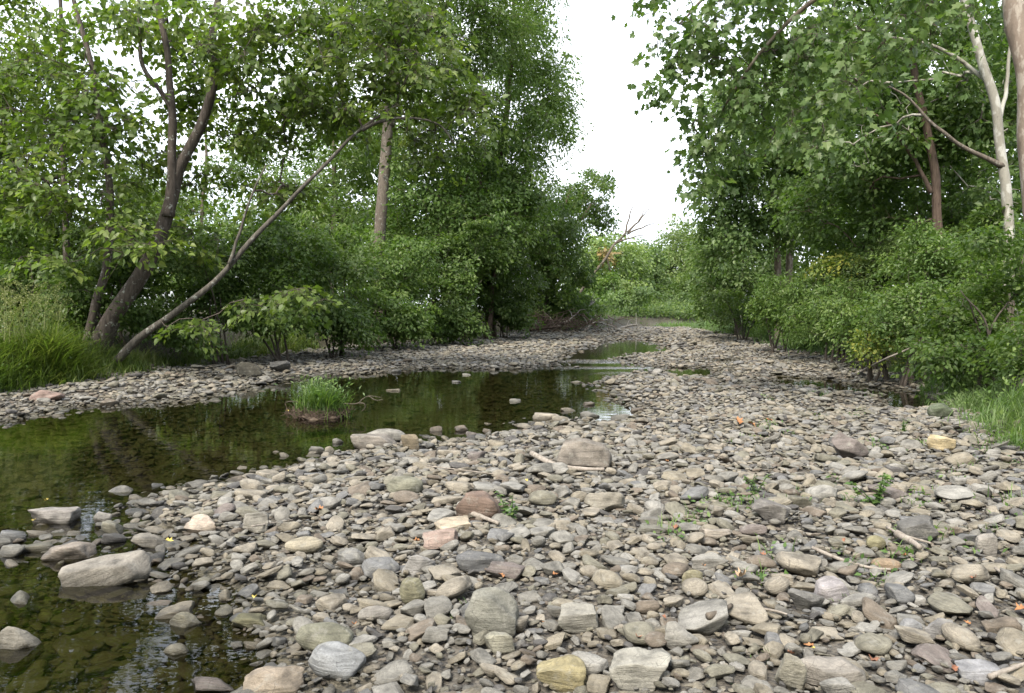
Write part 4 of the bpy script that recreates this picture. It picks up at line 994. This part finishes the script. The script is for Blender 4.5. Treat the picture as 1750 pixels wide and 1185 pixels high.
for i, (px, d, lb, lab, mt) in enumerate([
     (1480, 36, [(1480, 420, 36, 120, 110, 3), (1440, 260, 36, 130, 110, 3), (1480, 110, 36, 130, 110, 3)], 'tree filling the gap left of the slim brown trunk', 'maple'),
     (1620, 32, [(1640, 420, 32, 120, 110, 3), (1640, 250, 32, 120, 110, 3), (1640, 80, 32, 120, 110, 3)], 'tree filling the gap between the brown and white trunks', 'maple'),
     (1790, 30, [(1790, 400, 30, 110, 130, 3), (1790, 180, 30, 110, 150, 3)], 'tree standing beyond the right edge behind the tan trunk', 'maple'),
     (1345, 44, [(1330, 450, 44, 110, 80, 3), (1380, 330, 44, 110, 90, 3), (1320, 210, 44, 80, 80, 3)], 'dark tree behind the paired pale trunks', 'maple')]):
    g = stem_to_ground(px, 545, d); top = P(lb[0][0], lb[0][1] - 60, d)
    wall_tree('backing_tree', lab, [([g, g.lerp(top, .5) + Vector((.3, 0, 0)), top], .2, .06)], [L(*q) for q in lb], 320 + i, TREES_R, mt, 'bark_brown', 'kite', .30, 4.6, .75, 28)
SR = [(1690, 650, 12.5, [(1660, 560, 12.8, 80, 70, 1.0), (1720, 490, 13, 80, 80, 1.1), (1640, 610, 12.4, 70, 40, .7)], 'large bright green shrub at the right edge above the grass', 'shrub', .085),
      (1560, 620, 15.5, [(1560, 540, 15.6, 80, 60, 1.1), (1600, 470, 16.5, 90, 70, 1.3)], 'green shrub left of the largest bright shrub', 'shrub', .085),
      (1500, 618, 16.5, [(1500, 585, 16.2, 36, 26, .6)], 'small yellow-leaved shrub touching the stones', 'yellow_shrub', .075),
      (1445, 560, 21.5, [(1440, 468, 21.5, 46, 36, 1.0), (1470, 450, 22, 36, 28, .9)], 'yellow-green shrub top lit against dark trees', 'yellow_shrub', .10),
      (1430, 590, 20, [(1420, 530, 20.5, 80, 50, 1.5), (1380, 500, 22, 60, 40, 1.3)], 'rounded green shrub under the yellow-green top', 'shrub', .095),
      (1330, 575, 26, [(1330, 525, 26, 46, 36, 1.4), (1360, 540, 25, 50, 30, 1.2)], 'light green shrub below the paired trunks', 'shrub', .11),
      (1270, 560, 34, [(1270, 530, 34, 50, 26, 1.8), (1230, 520, 38, 40, 30, 1.8)], 'dark shrub beside the far grass on the right bank', 'shrub_dark', .14),
      (1700, 560, 17, [(1700, 430, 18, 80, 60, 1.5), (1640, 420, 18.5, 80, 50, 1.5)], 'dark shrub between the white trunk and the bright shrub', 'shrub_dark', .09),
      (1510, 560, 20.5, [(1510, 480, 20.5, 70, 60, 1.5), (1530, 430, 21.5, 80, 50, 1.5)], 'dense shrub right of the yellow-green top', 'shrub_dark', .10),
      (1480, 610, 18.5, [(1480, 560, 18.5, 60, 42, 1.2)], 'low shrub behind the yellow-leaved one', 'shrub', .085),
      (1770, 690, 10.2, [(1780, 600, 10.6, 60, 70, .8)], 'shrub cut by the right edge beneath the sycamore', 'shrub', .085)]
for i, (px, py, d, lb, lab, mt, sz) in enumerate(SR):
    shrub('shrub', lab, px, py, d, [L(*q) for q in lb], 80 + i, SHRUBS_R, mt, size=sz * [1.15, .95, 1.1, 1.1, 1.25, 1.0, 1.1, 1.3, .95, 1.2, 1.1][i], cov=4.8, leaf=['kite', 'kite', 'kite', 'kite', 'long', 'kite', 'kite', 'kite', 'long', 'kite', 'kite'][i])

# ------------------------------------------------------------------ dead wood
def bare_branch(name, label, stems, mat, cat='branch', group=None, twig_n=0, seed=0, part='branch'):
    base = Vector(stems[0][0][0]); root = empty(name, base); tag(root, label, cat, group)
    rs = np.random.RandomState(seed)
    for si, (pts, r0, r1) in enumerate(stems):
        path = catmull(pts, 8); t = np.linspace(0, 1, len(path)); ln = np.linalg.norm(path[-1] - path[0])
        path = path + np.stack([vnoise(t * 7 + si * 3, t * 0 + k, s=seed + 3) - .5 for k in range(3)], -1) * ln * .035
        mb = Mesh(); tube(mb, path, r0 + (r1 - r0) * t, 8, .25, seed + si); mb.obj(part, M[mat], root, base)
    return root
dt = [P(968, 560, 62), P(1000, 490, 61), P(1045, 425, 60), P(1072, 398, 60)]
dead = [(dt, .13, .07), ([P(1066, 405, 60), P(1076, 370, 60), P(1085, 345, 60)], .09, .025), ([P(1072, 398, 60), P(1095, 375, 60), P(1112, 352, 60)], .10, .025), ([P(1072, 400, 60), P(1100, 388, 60), P(1122, 380, 60)], .085, .022),
        ([P(1052, 415, 60), P(1085, 405, 60), P(1108, 402, 60)], .075, .02), ([P(1090, 381, 60), P(1098, 366, 60), P(1103, 348, 60)], .06, .02), ([P(930, 555, 58), P(975, 490, 57.5), P(1010, 440, 57)], .09, .03)]
dead[0][0][0].z = H(dt[0].x, dt[0].y) - .1; dead[-1][0][0].z = H(dead[-1][0][0].x, dead[-1][0][0].y) - .1
bare_branch('dead_leaning_tree', 'leafless dead tree leaning right against the white sky', dead, 'bark_grey', 'tree', seed=5, part='limb')
rw = random.Random(21)
WOOD = [(965, 556, 1045, 548), (980, 560, 1040, 556), (990, 566, 1012, 545), (940, 562, 985, 538), (1000, 568, 1030, 552), (960, 545, 1015, 515), (1010, 556, 1052, 560), (925, 566, 960, 552), (905, 568, 950, 560), (870, 566, 930, 556), (985, 552, 1000, 520), (1060, 560, 1090, 556)]
for i, (x0, y0, x1, y1) in enumerate(WOOD):
    a = on_ground(x0, max(y0, 563)); d = a.y; a.z += rw.uniform(-.05, .25); e = P(x1, y1, d + rw.uniform(-2, 2)); m = a.lerp(e, .5) + Vector((rw.uniform(-.4, .4), 0, rw.uniform(0, .35)))
    st = [([a, m, e], .10, .03)]
    for q in range(3):
        f = rw.uniform(.3, .9); s0 = a.lerp(m, f) if f < .5 else m.lerp(e, f); s1 = s0 + Vector((rw.uniform(-.9, .9), rw.uniform(-.5, .5), rw.uniform(.1, .9))); st.append(([s0, s0.lerp(s1, .5) + Vector((0, 0, .15)), s1], .035, .01))
    side = ['longest pale', 'pale', 'steep', 'slanting', 'short', 'rising', 'low', 'brown', 'dark', 'shadowed', 'upright', 'lone far'][i]
    bare_branch('driftwood_branch', f'{side} driftwood branch of the tangle on the far left gravel' if i < 11 else 'lone driftwood branch lying right of the far tangle', st, 'driftwood' if i < 7 or i == 11 else 'bark_brown', 'driftwood', 'driftwood tangle on the far bank', seed=30 + i)
# root mass of debris at the foot of the far bank
mb = Mesh(); rs = np.random.RandomState(4)
cen = on_ground(900, 566); n_ = 420
p0 = np.array(cen) + rs.normal(size=(n_, 3)) * np.array([2.0, 1.2, .25]) + np.array([0, 1.2, .35]); dr = unit(rs.normal(size=(n_, 3)) * np.array([1, .6, .5])); ln = rs.uniform(.5, 1.6, n_)[:, None]
cones(mb, p0 - dr * ln / 2, p0 + dr * ln / 2, rs.uniform(.012, .035, n_), rs.uniform(.006, .015, n_), 4)
tag(mb.obj('brush_pile', M['bark_brown']), 'brown heap of flood-washed twigs at the foot of the far left bank', 'brush', None, 'stuff')

# ------------------------------------------------------------------ grass
def blades(mb, pos, h, w, lean, rs, tint, curl=.6):
    """Curved tapering blades."""
    n = len(pos); a = rs.uniform(0, 2 * np.pi, n); dirv = np.stack([np.cos(a), np.sin(a), np.zeros(n)], -1) + lean; dirv = dirv
    sd = unit(np.stack([-dirv[:, 1], dirv[:, 0], np.zeros(n)], -1) + 1e-6)
    out = []
    cv = rs.uniform(.25, 1.0, n) * curl
    for t, ww in ((0, 1.0), (.35, .95), (.7, .6), (1.0, 0)):
        c = pos + dirv * (h * cv * t ** 2)[:, None]; c = c + np.array([0, 0, 1.0]) * (h * (t - .45 * cv * t ** 2.5))[:, None]
        if ww: out += [c - sd * (w * ww)[:, None], c + sd * (w * ww)[:, None]]
        else: out.append(c)
    V = np.stack(out, 1).reshape(-1, 3)
    q = np.arange(n)[:, None, None] * 7
    Q = (q + np.array([[0, 1, 3, 2], [2, 3, 5, 4]])[None]).reshape(-1, 4); T = (q + np.array([[4, 5, 6]])[None]).reshape(-1, 3)
    mb.add(V, [Q, T], np.repeat(tint, 7))
def grass_patch(name, label, spots, mat, seed, hmin, hmax, n, width=.006, curl=.7, cat='grass', kind='stuff', lean=(0, 0, 0)):
    """spots: (pixel x, pixel y of the tuft's foot, radius in metres)."""
    rs = np.random.RandomState(seed); mb = Mesh()
    for (px, py, r) in spots:
        c = on_ground(px, py); k = int(n)
        xy = rs.normal(size=(k, 2)) * r * .5; x, y = c.x + xy[:, 0], c.y + xy[:, 1]
        pos = np.stack([x, y, terrain(x, y) - .01], -1)
        h = rs.uniform(hmin, hmax, k) * rs.uniform(.45, 1.2) * (1 - .5 * np.clip(np.hypot(xy[:, 0], xy[:, 1]) / r, 0, 1)); t = np.clip(rs.rand() * .5 + rs.rand(k) * .5, 0, 1)
        blades(mb, pos, h, rs.uniform(.6, 1.3, k) * width, np.array(lean) + rs.normal(size=3) * np.array([.45, .45, 0]), rs, t, curl)
    return tag(mb.obj(name, M[mat], smooth=False), label, cat, None, kind)
rg = random.Random(9)
spots = [(rg.uniform(-60, 190), rg.uniform(600, 655) - 0, .55) for _ in range(46)]
spots = [(x, 668 - (x + 60) * .10 - rg.uniform(0, 40), r) for x, y, r in spots]
grass_patch('bank_grass', 'lush green grass along the left bank below the forked trunk', spots, 'grass', 1, .5, 1.25, 210, .0105, 1.05, lean=(.35, -.25, 0))
spots = [(rg.uniform(190, 530), 0, .5) for _ in range(46)]; spots = [(x, 640 - (x - 190) * .115 - rg.uniform(0, 16), r) for x, y, r in spots]
grass_patch('shaded_grass', 'shaded grass at the foot of the left bank under the leaning stem', spots, 'grass', 2, .25, .75, 170, .0105, 1.0)
grass_patch('far_tuft_grass', 'dense grass mound at the edge of the far left gravel', [(700 + i * 9, 582 - i * 1.0, .8) for i in range(11)], 'grass', 3, .5, 1.1, 300, .012)
mb = Mesh(); rs = np.random.RandomState(12)
for _ in range(44):                                        # seeding grass: arching stalks with pale heads
    px = rs.uniform(-40, 95); c = on_ground(px, 640 - rs.uniform(0, 45)); k = 4
    pos = np.array(c) + rs.normal(size=(k, 3)) * np.array([.15, .15, 0]); hh = rs.uniform(1.1, 1.9, k)
    blades(mb, pos, hh, np.full(k, .0045), np.array([.25, -.1, 0]), rs, rs.rand(k), .55)
    tipn = pos + np.array([.2, -.05, .0]) + np.array([0, 0, 1]) * (hh * .82)[:, None]; kk = 26
    hp = np.repeat(tipn, kk, 0); t = np.tile(np.linspace(0, 1, kk), k)
    ang = np.repeat(rs.uniform(0, 6.28, k), kk); hp = hp + np.stack([np.cos(ang) * t * .16, np.sin(ang) * t * .16, -.14 * t ** 2], -1) + rs.normal(size=(k * kk, 3)) * .008
    add_leaves(mb, hp, rs.normal(size=(k * kk, 3)), rs.normal(size=(k * kk, 3)), np.full(k * kk, .03), np.clip(rs.rand(k * kk), 0, 1), 'kite')
tag(mb.obj('seeding_grass', M['straw'], smooth=False), 'tall dry grass with drooping pale seed heads at the left edge', 'grass', None, 'stuff')
spots = []
for _ in range(70):
    t = rg.random(); x = 1200 + 260 * t; y = 562 + 46 * t ** 1.15; spots.append((x + rg.uniform(-14, 14), y - rg.uniform(-1, 3), .8))
grass_patch('bank_grass', 'soft grey-green grass mounds along the far right bank', spots, 'grass_cool', 5, .55, 1.35, 190, .013, 1.1)
grass_patch('bend_grass', 'thin grass closing the gravel at the far bend', [(1135 + i * 9, 560.0, 1.2) for i in range(8)], 'grass_cool', 7, .4, 1.0, 110, .02, 1.0)
spots = [(1660, 705, .45), (1640, 690, .4), (1690, 700, .5), (1720, 715, .5), (1750, 735, .5), (1700, 725, .4), (1735, 755, .4), (1760, 770, .4), (1650, 672, .4), (1690, 680, .5), (1730, 690, .5), (1620, 672, .35), (1600, 660, .35), (1775, 720, .5), (1570, 645, .35), (1540, 638, .35)]
grass_patch('bank_grass', 'bright green grass spilling over the near right bank', spots, 'grass_cool', 6, .15, .62, 300, .0055, 1.15, lean=(-.3, -.2, 0))

# ------------------------------------------------------------------ undergrowth on the banks
def undergrowth(name, label, poly, n, seed, mat, hmax, ymax, size):
    rs = np.random.RandomState(seed)
    y = 8.0 * (ymax / 8.0) ** rs.rand(n); x = (rs.rand(n) * 2 - 1) * (960 / FPX * y + 1.0)
    b = -sdf(poly, x, y); ok = (b > .15 + rs.rand(n) * .4) & (b < 2.2 + y * .16); x, y, b = x[ok], y[ok], b[ok]
    clump = vnoise(x * .8, y * .8, s=seed); ok = clump > .30; x, y, b, clump = x[ok], y[ok], b[ok], clump[ok]
    k = 26; m = len(x); g = terrain(x, y); hh = hmax * (.25 + clump) * np.clip(.35 + b * .5, 0, 1.1)
    cid = np.repeat(np.arange(m), k); t = rs.rand(m * k) ** .7; sc_ = (.16 + y * .008)[cid]
    pos = np.stack([x[cid], y[cid], g[cid] + t * hh[cid]], -1) + rs.normal(size=(m * k, 3)) * np.stack([sc_, sc_, sc_ * .2], -1)
    ax = rs.normal(size=(m * k, 3)); ax[:, 2] -= .25
    nr = np.array([0, -.35, 1.0]) + rs.normal(size=(m * k, 3)) * .5
    mb = Mesh(); add_leaves(mb, pos, ax, nr, (size * (.6 + y * .035))[cid] * rs.uniform(.6, 1.3, m * k), np.clip(clump[cid] * .5 + rs.rand(m * k) * .5, 0, 1), 'kite')
    return tag(mb.obj(name, M[mat], smooth=False), label, 'undergrowth', None, 'stuff')
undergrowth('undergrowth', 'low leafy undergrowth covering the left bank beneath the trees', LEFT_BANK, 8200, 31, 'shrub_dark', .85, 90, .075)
undergrowth('undergrowth', 'low leafy undergrowth covering the right bank beneath the shrubs', RIGHT_BANK, 5200, 32, 'shrub', .70, 90, .065)

rs = np.random.RandomState(41); m_ = 900; k_ = 26
ux = rs.uniform(1030, 1235, m_); ud = rs.uniform(66, 98, m_); uxy = (ux - CX) / FPX * ud; cid = np.repeat(np.arange(m_), k_); ug = terrain(uxy, ud)
upos = np.stack([uxy[cid], ud[cid], ug[cid] + rs.rand(m_ * k_) * (.2 + .9 * vnoise(uxy * .3, ud * .3, s=3))[cid]], -1) + rs.normal(size=(m_ * k_, 3)) * np.array([.7, .7, .15])
uw, up_, ub = fields(upos[:, 0], upos[:, 1]); keep = ub < .5
mb = Mesh(); add_leaves(mb, upos[keep], rs.normal(size=(keep.sum(), 3)), np.array([0, -.5, 1.]) + rs.normal(size=(keep.sum(), 3)) * .5, rs.uniform(.18, .36, keep.sum()), rs.rand(keep.sum()), 'kite')
tag(mb.obj('undergrowth', M['shrub_dark'], smooth=False), 'low bushes closing the view at the far river bend', 'undergrowth', None, 'stuff')

# ------------------------------------------------------------------ grassy islet in the pool
c0 = ground_pt(542, 714, 0)
isl = empty('grassy_islet', c0); tag(isl, 'small muddy islet topped with bright green grass in the pool', 'islet')
rs = np.random.RandomState(8)
bm = bmesh.new(); bmesh.ops.create_icosphere(bm, subdivisions=4, radius=1.0)
co = np.array([v.co[:] for v in bm.verts]); fc = np.array([[v.index for v in f.verts] for f in bm.faces]); bm.free()
co = co * (1 + .7 * (vnoise(co[:, 0] * 2.2, co[:, 1] * 2.2, co[:, 2] * 2.2, s=5) - .5) + .45 * (vnoise(co[:, 0] * 6, co[:, 1] * 6, co[:, 2] * 6, s=6) - .5))[:, None]
mesh_obj('mound', co * np.array([.36, .28, .11]) + np.array([0, .1, -.01]), [fc], M['mud'], isl)
mb = Mesh(); k = 900
xy = rs.normal(size=(k, 2)) * np.array([.16, .12]); pos = np.array(c0) + np.stack([xy[:, 0] + .03, xy[:, 1] + .1, np.full(k, .08) - (xy ** 2).sum(1) * .8], -1)
blades(mb, pos, rs.uniform(.22, .62, k), np.full(k, .006), np.array([.1, -.25, 0]), rs, rs.rand(k), .95)
mb.obj('grass', M['weed'], isl, c0, False)['kind'] = 'stuff'
mb = Mesh(); k = 240
lp_ = np.array(c0) + np.stack([rs.normal(size=k) * .20 + .08, rs.normal(size=k) * .13 + .1, rs.uniform(.25, .62, k)], -1); ax = rs.normal(size=(k, 3)); ax[:, 2] -= .3
add_leaves(mb, lp_, ax, np.array([0, -.2, 1.0]) + rs.normal(size=(k, 3)) * .4, rs.uniform(.05, .10, k), rs.rand(k), 'long')
st_ = rs.choice(k, 60, False); cones(mb, np.array(c0) + np.stack([rs.normal(size=60) * .1, rs.normal(size=60) * .08 + .1, np.full(60, .1)], -1), lp_[st_], np.full(60, .004), np.full(60, .002), 3)
mb.obj('foliage', M['weed'], isl, c0, False)['kind'] = 'stuff'
mb = Mesh(); k = 420; a = rs.uniform(0, 6.28, k)
p0 = np.array(c0) + np.stack([np.cos(a) * rs.uniform(.30, .50, k), np.sin(a) * rs.uniform(.24, .36, k) + .1, rs.uniform(.0, .13, k)], -1); dr = unit(np.stack([-np.sin(a), np.cos(a), rs.normal(size=k) * .5], -1) + rs.normal(size=(k, 3)) * .5)
cones(mb, p0 - dr * .09, p0 + dr * .09, np.full(k, .004), np.full(k, .002), 3)
mb.obj('roots', M['bark_brown'], isl, c0)['kind'] = 'stuff'
W_ = lambda px, py: P(px, py, c0.y)
for st in ([W_(585, 690), W_(610, 690), W_(620, 682), W_(632, 677), W_(652, 680)], [W_(612, 689), W_(622, 690), W_(624, 697), W_(618, 703)], [W_(630, 677), W_(642, 684), W_(655, 683)], [W_(520, 690), W_(500, 686), W_(488, 688)], [W_(480, 715), W_(530, 717), W_(590, 716)]):
    pth = catmull(st, 6); mb = Mesh(); tube(mb, pth, np.linspace(.008, .003, len(pth)), 6, .2, 3); mb.obj('root_twig', M['bark_grey'], isl, c0)

# ------------------------------------------------------------------ small plants on the gravel
def seedling(px, py, hpx, label, kind, seed, mat='weed'):
    g = on_ground(px, py); h = hpx * g.y / FPX; rs = np.random.RandomState(seed)
    e = empty('seedling' if kind == 'leafy' else 'grass_sprig', g); tag(e, label, 'plant', 'small plants on the gravel bar')
    if kind == 'leafy':
        mb = Mesh(); lf = Mesh()
        for s_ in range(4):
            top = np.array(g) + np.array([rs.normal() * h * .28, rs.normal() * h * .2, h * rs.uniform(.65, 1.05)]); pth = catmull([np.array(g), (np.array(g) + top) / 2 + rs.normal(size=3) * h * .06, top], 5)
            tube(mb, pth, np.linspace(.006, .002, len(pth)), 5)
            k = 24; t = rs.uniform(.2, 1, k); p = np.array(g) + (top - np.array(g)) * t[:, None]; a = rs.uniform(0, 6.28, k)
            ax = np.stack([np.cos(a), np.sin(a), rs.uniform(-.5, .3, k)], -1); add_leaves(lf, p, ax, np.array([0, 0, 1.]) + rs.normal(size=(k, 3)) * .35, h * rs.uniform(.10, .22, k), rs.rand(k), 'kite')
        mb.obj('stem', M[mat], e, g); lf.obj('foliage', M[mat], e, g, False)['kind'] = 'stuff'
    else:
        mb = Mesh(); k = rs.randint(12, 26); pos = np.array(g) + rs.normal(size=(k, 3)) * np.array([h * .35, h * .3, 0]) - np.array([0, 0, .02])
        blades(mb, pos, h * rs.uniform(.5, 1.15, k), np.full(k, max(.0028, h * .018)), np.zeros(3), rs, rs.rand(k), .9); mb.obj('foliage', M[mat], e, g, False)['kind'] = 'stuff'
for i, (px, py, hp, lab, kd) in enumerate([(872, 895, 54, 'leafy green seedling growing beside the reddish boulder', 'leafy'), (1498, 872, 74, 'tall leafy seedling above the dark square block', 'leafy'),
      (802, 1040, 36, 'pale curled sprig left of the square grey block', 'grass'), (768, 1056, 22, 'tiny grass sprig among pale stones near the upright egg', 'grass'), (1190, 888, 42, 'thin grass sprig near the two-tone rock', 'grass'), (1290, 850, 38, 'bright willow-like sprig in mid bar', 'leafy'),
      (1360, 850, 28, 'faint sprig right of the willow-like one', 'grass'), (1450, 1040, 48, 'grass blades beside the frosted white rock', 'grass'), (1686, 915, 40, 'grass tuft behind the upright cobble', 'grass'), (1720, 860, 44, 'weedy patch near the right edge', 'grass'), (1432, 950, 26, 'short grass sprig left of the lichen cobble', 'grass'),
      (1312, 1130, 40, 'slender grass stalk near the bottom edge', 'grass'), (1270, 1176, 22, 'grass blades at the bottom edge', 'grass'), (1545, 742, 24, 'green weeds behind the pyramid rock', 'leafy'), (1490, 780, 22, 'small weed right of the pyramid rock', 'grass'), (1660, 790, 28, 'pale weeds right of the yellow slab', 'grass'),
      (1405, 720, 18, 'weed near the side pool', 'grass'), (1620, 820, 26, 'wispy grass in front of the yellow slab', 'grass'), (1740, 1090, 26, 'tuft cut by the right edge', 'grass'), (520, 650, 20, 'thin weed standing behind the grassy islet', 'grass'), (1030, 700, 16, 'algae-green sprig among wet stones', 'grass'), (1250, 760, 16, 'low weed near the orange leaves', 'grass')]):
    seedling(px, py, hp, lab, kd, 200 + i, 'weed' if i not in (5, 15) else 'grass_cool')

mb = Mesh(); rs = np.random.RandomState(77)
for _ in range(95):
    px, py = rs.uniform(1120, 1745), 672 + 330 * rs.rand() ** 1.4
    if vnoise(np.array([px / 90.]), np.array([py / 40.]), s=21)[0] < .45: continue
    g = on_ground(px, py)
    if g.z < .02: continue
    k = rs.randint(5, 14); h = rs.uniform(.06, .16)
    pos = np.array(g) + rs.normal(size=(k, 3)) * np.array([.05, .05, 0]) + np.array([0, 0, .01])
    blades(mb, pos, h * rs.uniform(.5, 1.2, k), np.full(k, .0035), np.zeros(3), rs, rs.rand(k), .95)
    kk = 10; lpz = np.array(g) + rs.normal(size=(kk, 3)) * np.array([.06, .06, .015]) + np.array([0, 0, h * .5])
    add_leaves(mb, lpz, rs.normal(size=(kk, 3)), np.array([0, -.2, 1.]) + rs.normal(size=(kk, 3)) * .4, rs.uniform(.025, .05, kk), rs.rand(kk), 'kite')
tag(mb.obj('weeds', M['weed'], smooth=False), 'faint scattered green weeds sprouting between the stones of the bar', 'weeds', None, 'stuff')

# ------------------------------------------------------------------ fallen leaves and sticks
lt, lf_ = leaf_template('lobed')
def dead_leaf(px, py, wpx, mat, label, seed):
    g = on_ground(px, py); s = .68 * wpx * g.y / FPX; rs = np.random.RandomState(seed)
    v = lt.copy(); v[:, 1] *= rs.uniform(.5, .95); v[:, 2] += (v[:, 1] ** 2) * rs.uniform(.8, 2.2) + (v[:, 0] - .4) ** 2 * rs.uniform(-.2, .9); v[:, 2] += rs.normal(size=len(v)) * .05
    thick = np.concatenate([v, v - np.array([0, 0, .02])]); F = np.concatenate([lf_, lf_[:, ::-1] + len(v)])
    o = mesh_obj('fallen_leaf', (thick - np.array([.4, 0, 0])) * s, [F], M[mat], None, False)
    near = A[(np.abs(A[:, 0] - g.x) < .2) & (np.abs(A[:, 1] - g.y) < .2)]
    o.location = (g.x, g.y, max(g.z, -.005) + .05 + .02 * rs.rand()); o.rotation_euler = (rs.normal() * .25, rs.normal() * .25, rs.uniform(0, 6.28))
    tag(o, label, 'leaf', 'fallen leaves on the stones')
for i, (px, py, w, mt, lab) in enumerate([(1262, 730, 24, 'orange_leaf', 'bright orange leaf, left of the trio in mid bar'), (1285, 734, 22, 'orange_leaf', 'orange leaf in the middle of the trio in mid bar'), (1312, 727, 24, 'orange_leaf', 'orange leaf, right of the trio in mid bar'),
      (712, 941, 18, 'orange_leaf', 'orange leaf just left of the pink stone'), (641, 962, 16, 'rust_leaf', 'red leaf beside the angular grey plate'), (856, 1000, 22, 'orange_leaf', 'orange leaf below the mauve stone'), (948, 1003, 18, 'orange_leaf', 'pale orange leaf among small cobbles right of the mauve stone'),
      (1203, 984, 18, 'orange_leaf', 'orange leaf left of the olive oval stone'), (1268, 1006, 28, 'tan_leaf', 'crumpled tan leaf below the rounded grey stone'), (1155, 918, 22, 'rust_leaf', 'rust leaf near the dark-edged slab'), (1303, 967, 16, 'rust_leaf', 'small rust leaf right of the long grey slab'),
      (1382, 1125, 28, 'orange_leaf', 'orange leaf above a yellow one near the bottom'), (1389, 1135, 14, 'yellow_leaf', 'small yellow leaf under an orange one'), (1352, 1146, 20, 'rust_leaf', 'rust leaf left of the rough slab'), (1492, 1155, 32, 'rust_leaf', 'curled rust-brown leaf right of the rough slab'),
      (1744, 1060, 28, 'orange_leaf', 'orange-brown leaf at the right edge'), (1652, 1088, 18, 'orange_leaf', 'orange leaf right of the heart cobble'), (1630, 1170, 26, 'rust_leaf', 'rust leaf left of the frosty brick stone'), (1090, 1112, 20, 'rust_leaf', 'rust leaf above the large pale stone'),
      (1135, 1078, 18, 'rust_leaf', 'rust leaf left of the cracked wedge'), (605, 1092, 16, 'orange_leaf', 'orange leaf right of the olive stone by the pool'), (928, 1090, 10, 'orange_leaf', 'tiny orange leaf left of the grey lump'), (1442, 942, 14, 'rust_leaf', 'rust leaf beside short grass sprig'), (1546, 966, 14, 'orange_leaf', 'orange leaf in front of the dark block'),
      (1665, 1012, 16, 'rust_leaf', 'rust leaf far right in mid bar'), (80, 888, 10, 'yellow_leaf', 'yellow leaf on the cracked pale slab'), (290, 945, 20, 'yellow_leaf', 'yellow leaf floating behind the tilted slab'), (58, 917, 12, 'yellow_leaf', 'yellow leaf floating near the left edge'), (435, 1043, 14, 'yellow_leaf', 'yellow leaf floating above the algae slab'), (492, 748, 10, 'yellow_leaf', 'tiny yellow leaf floating below the islet'),
      (1140, 800, 12, 'orange_leaf', 'small orange leaf behind the humped rock'), (900, 836, 10, 'yellow_leaf', 'little yellow leaf left of the driftwood stick'), (545, 884, 22, 'orange_leaf', 'salmon leaf lying on the gravel spit')]):
    dead_leaf(px, py, w, mt, lab, i)
for i, (pts, r0, r1, mat, lab) in enumerate([([(908, 792), (950, 806), (1000, 818), (1032, 824)], .028, .014, 'bare_wood', 'pale driftwood stick lying in front of the large boulder'),
      ([(790, 887), (820, 896), (852, 906)], .022, .012, 'bare_wood', 'short pale stick in front of the reddish boulder'), ([(1388, 958), (1440, 972), (1490, 986), (1522, 992)], .011, .006, 'bare_wood', 'long thin twig on the right of the bar'),
      ([(1532, 934), (1555, 946), (1572, 960)], .022, .015, 'bare_wood', 'short split stick under the dark square block'), ([(1515, 922), (1545, 938), (1590, 946)], .010, .006, 'bare_wood', 'thin dark twig beside the split stick'), ([(1210, 1096), (1230, 1080), (1250, 1060)], .016, .010, 'bark_grey', 'rough wood splinter leaning between grey stones'),
      ([(1305, 1058), (1325, 1064), (1345, 1070)], .007, .004, 'bare_wood', 'thin straight twig left of the dark grey rock'), ([(1690, 1182), (1720, 1170), (1755, 1158)], .012, .008, 'bare_wood', 'green-tan stick in the bottom right corner'), ([(430, 922), (470, 908), (500, 898)], .006, .003, 'bare_wood', 'thin curved twig on the gravel spit'),
      ([(730, 818), (790, 822), (850, 820)], .006, .004, 'bare_wood', 'long grey straw lying behind the olive cobble'), ([(1465, 635), (1510, 615), (1560, 592), (1592, 562)], .022, .012, 'bare_wood', 'bleached bare branch rising out of the right shrubs'), ([(1700, 985), (1720, 1000), (1735, 1012)], .008, .004, 'bare_wood', 'curved twig near the right edge')]):
    if i == 10: w = [P(x, y, 15.2) for x, y in pts]; w[0] = on_ground(1465, 640)
    else:
        w = [on_ground(x, y) for x, y in pts]; zt = max(q.z for q in w) + .06
        for q in w: q.z = zt + .02 * math.sin(q.x * 9)
    pth = catmull(w, 6); mb = Mesh(); tube(mb, pth, np.linspace(r0, r1, len(pth)), 8, .35, i); g = w[0]
    tag(mb.obj('driftwood_stick', M[mat], None, None), lab, 'stick', 'sticks on the river bed')

rs = np.random.RandomState(99); mb = Mesh(); m_ = 900; k_ = 26  # foliage out of view behind the camera, added to block low sky light
ang = rs.uniform(math.radians(188), math.radians(352), m_); rad_ = rs.uniform(13, 24, m_); hz_ = rs.uniform(.5, 11, m_) * (.75 + .5 * vnoise(ang * 6, ang * 0, s=2))
cc = np.stack([np.cos(ang) * rad_, np.sin(ang) * rad_ + 1.0, hz_], -1); cid = np.repeat(np.arange(m_), k_)
pp = cc[cid] + rs.normal(size=(m_ * k_, 3)) * np.array([.8, .8, .35])
add_leaves(mb, pp, rs.normal(size=(m_ * k_, 3)), np.array([0, 0, 1.]) + rs.normal(size=(m_ * k_, 3)) * .6, rs.uniform(.3, .6, m_ * k_), rs.rand(m_ * k_), 'kite')
tag(mb.obj('unseen_shade_woods', M['maple'], smooth=False), 'unseen leaf mass added behind the camera to block low sky light', 'unseen_shade_woods', None, 'stuff')
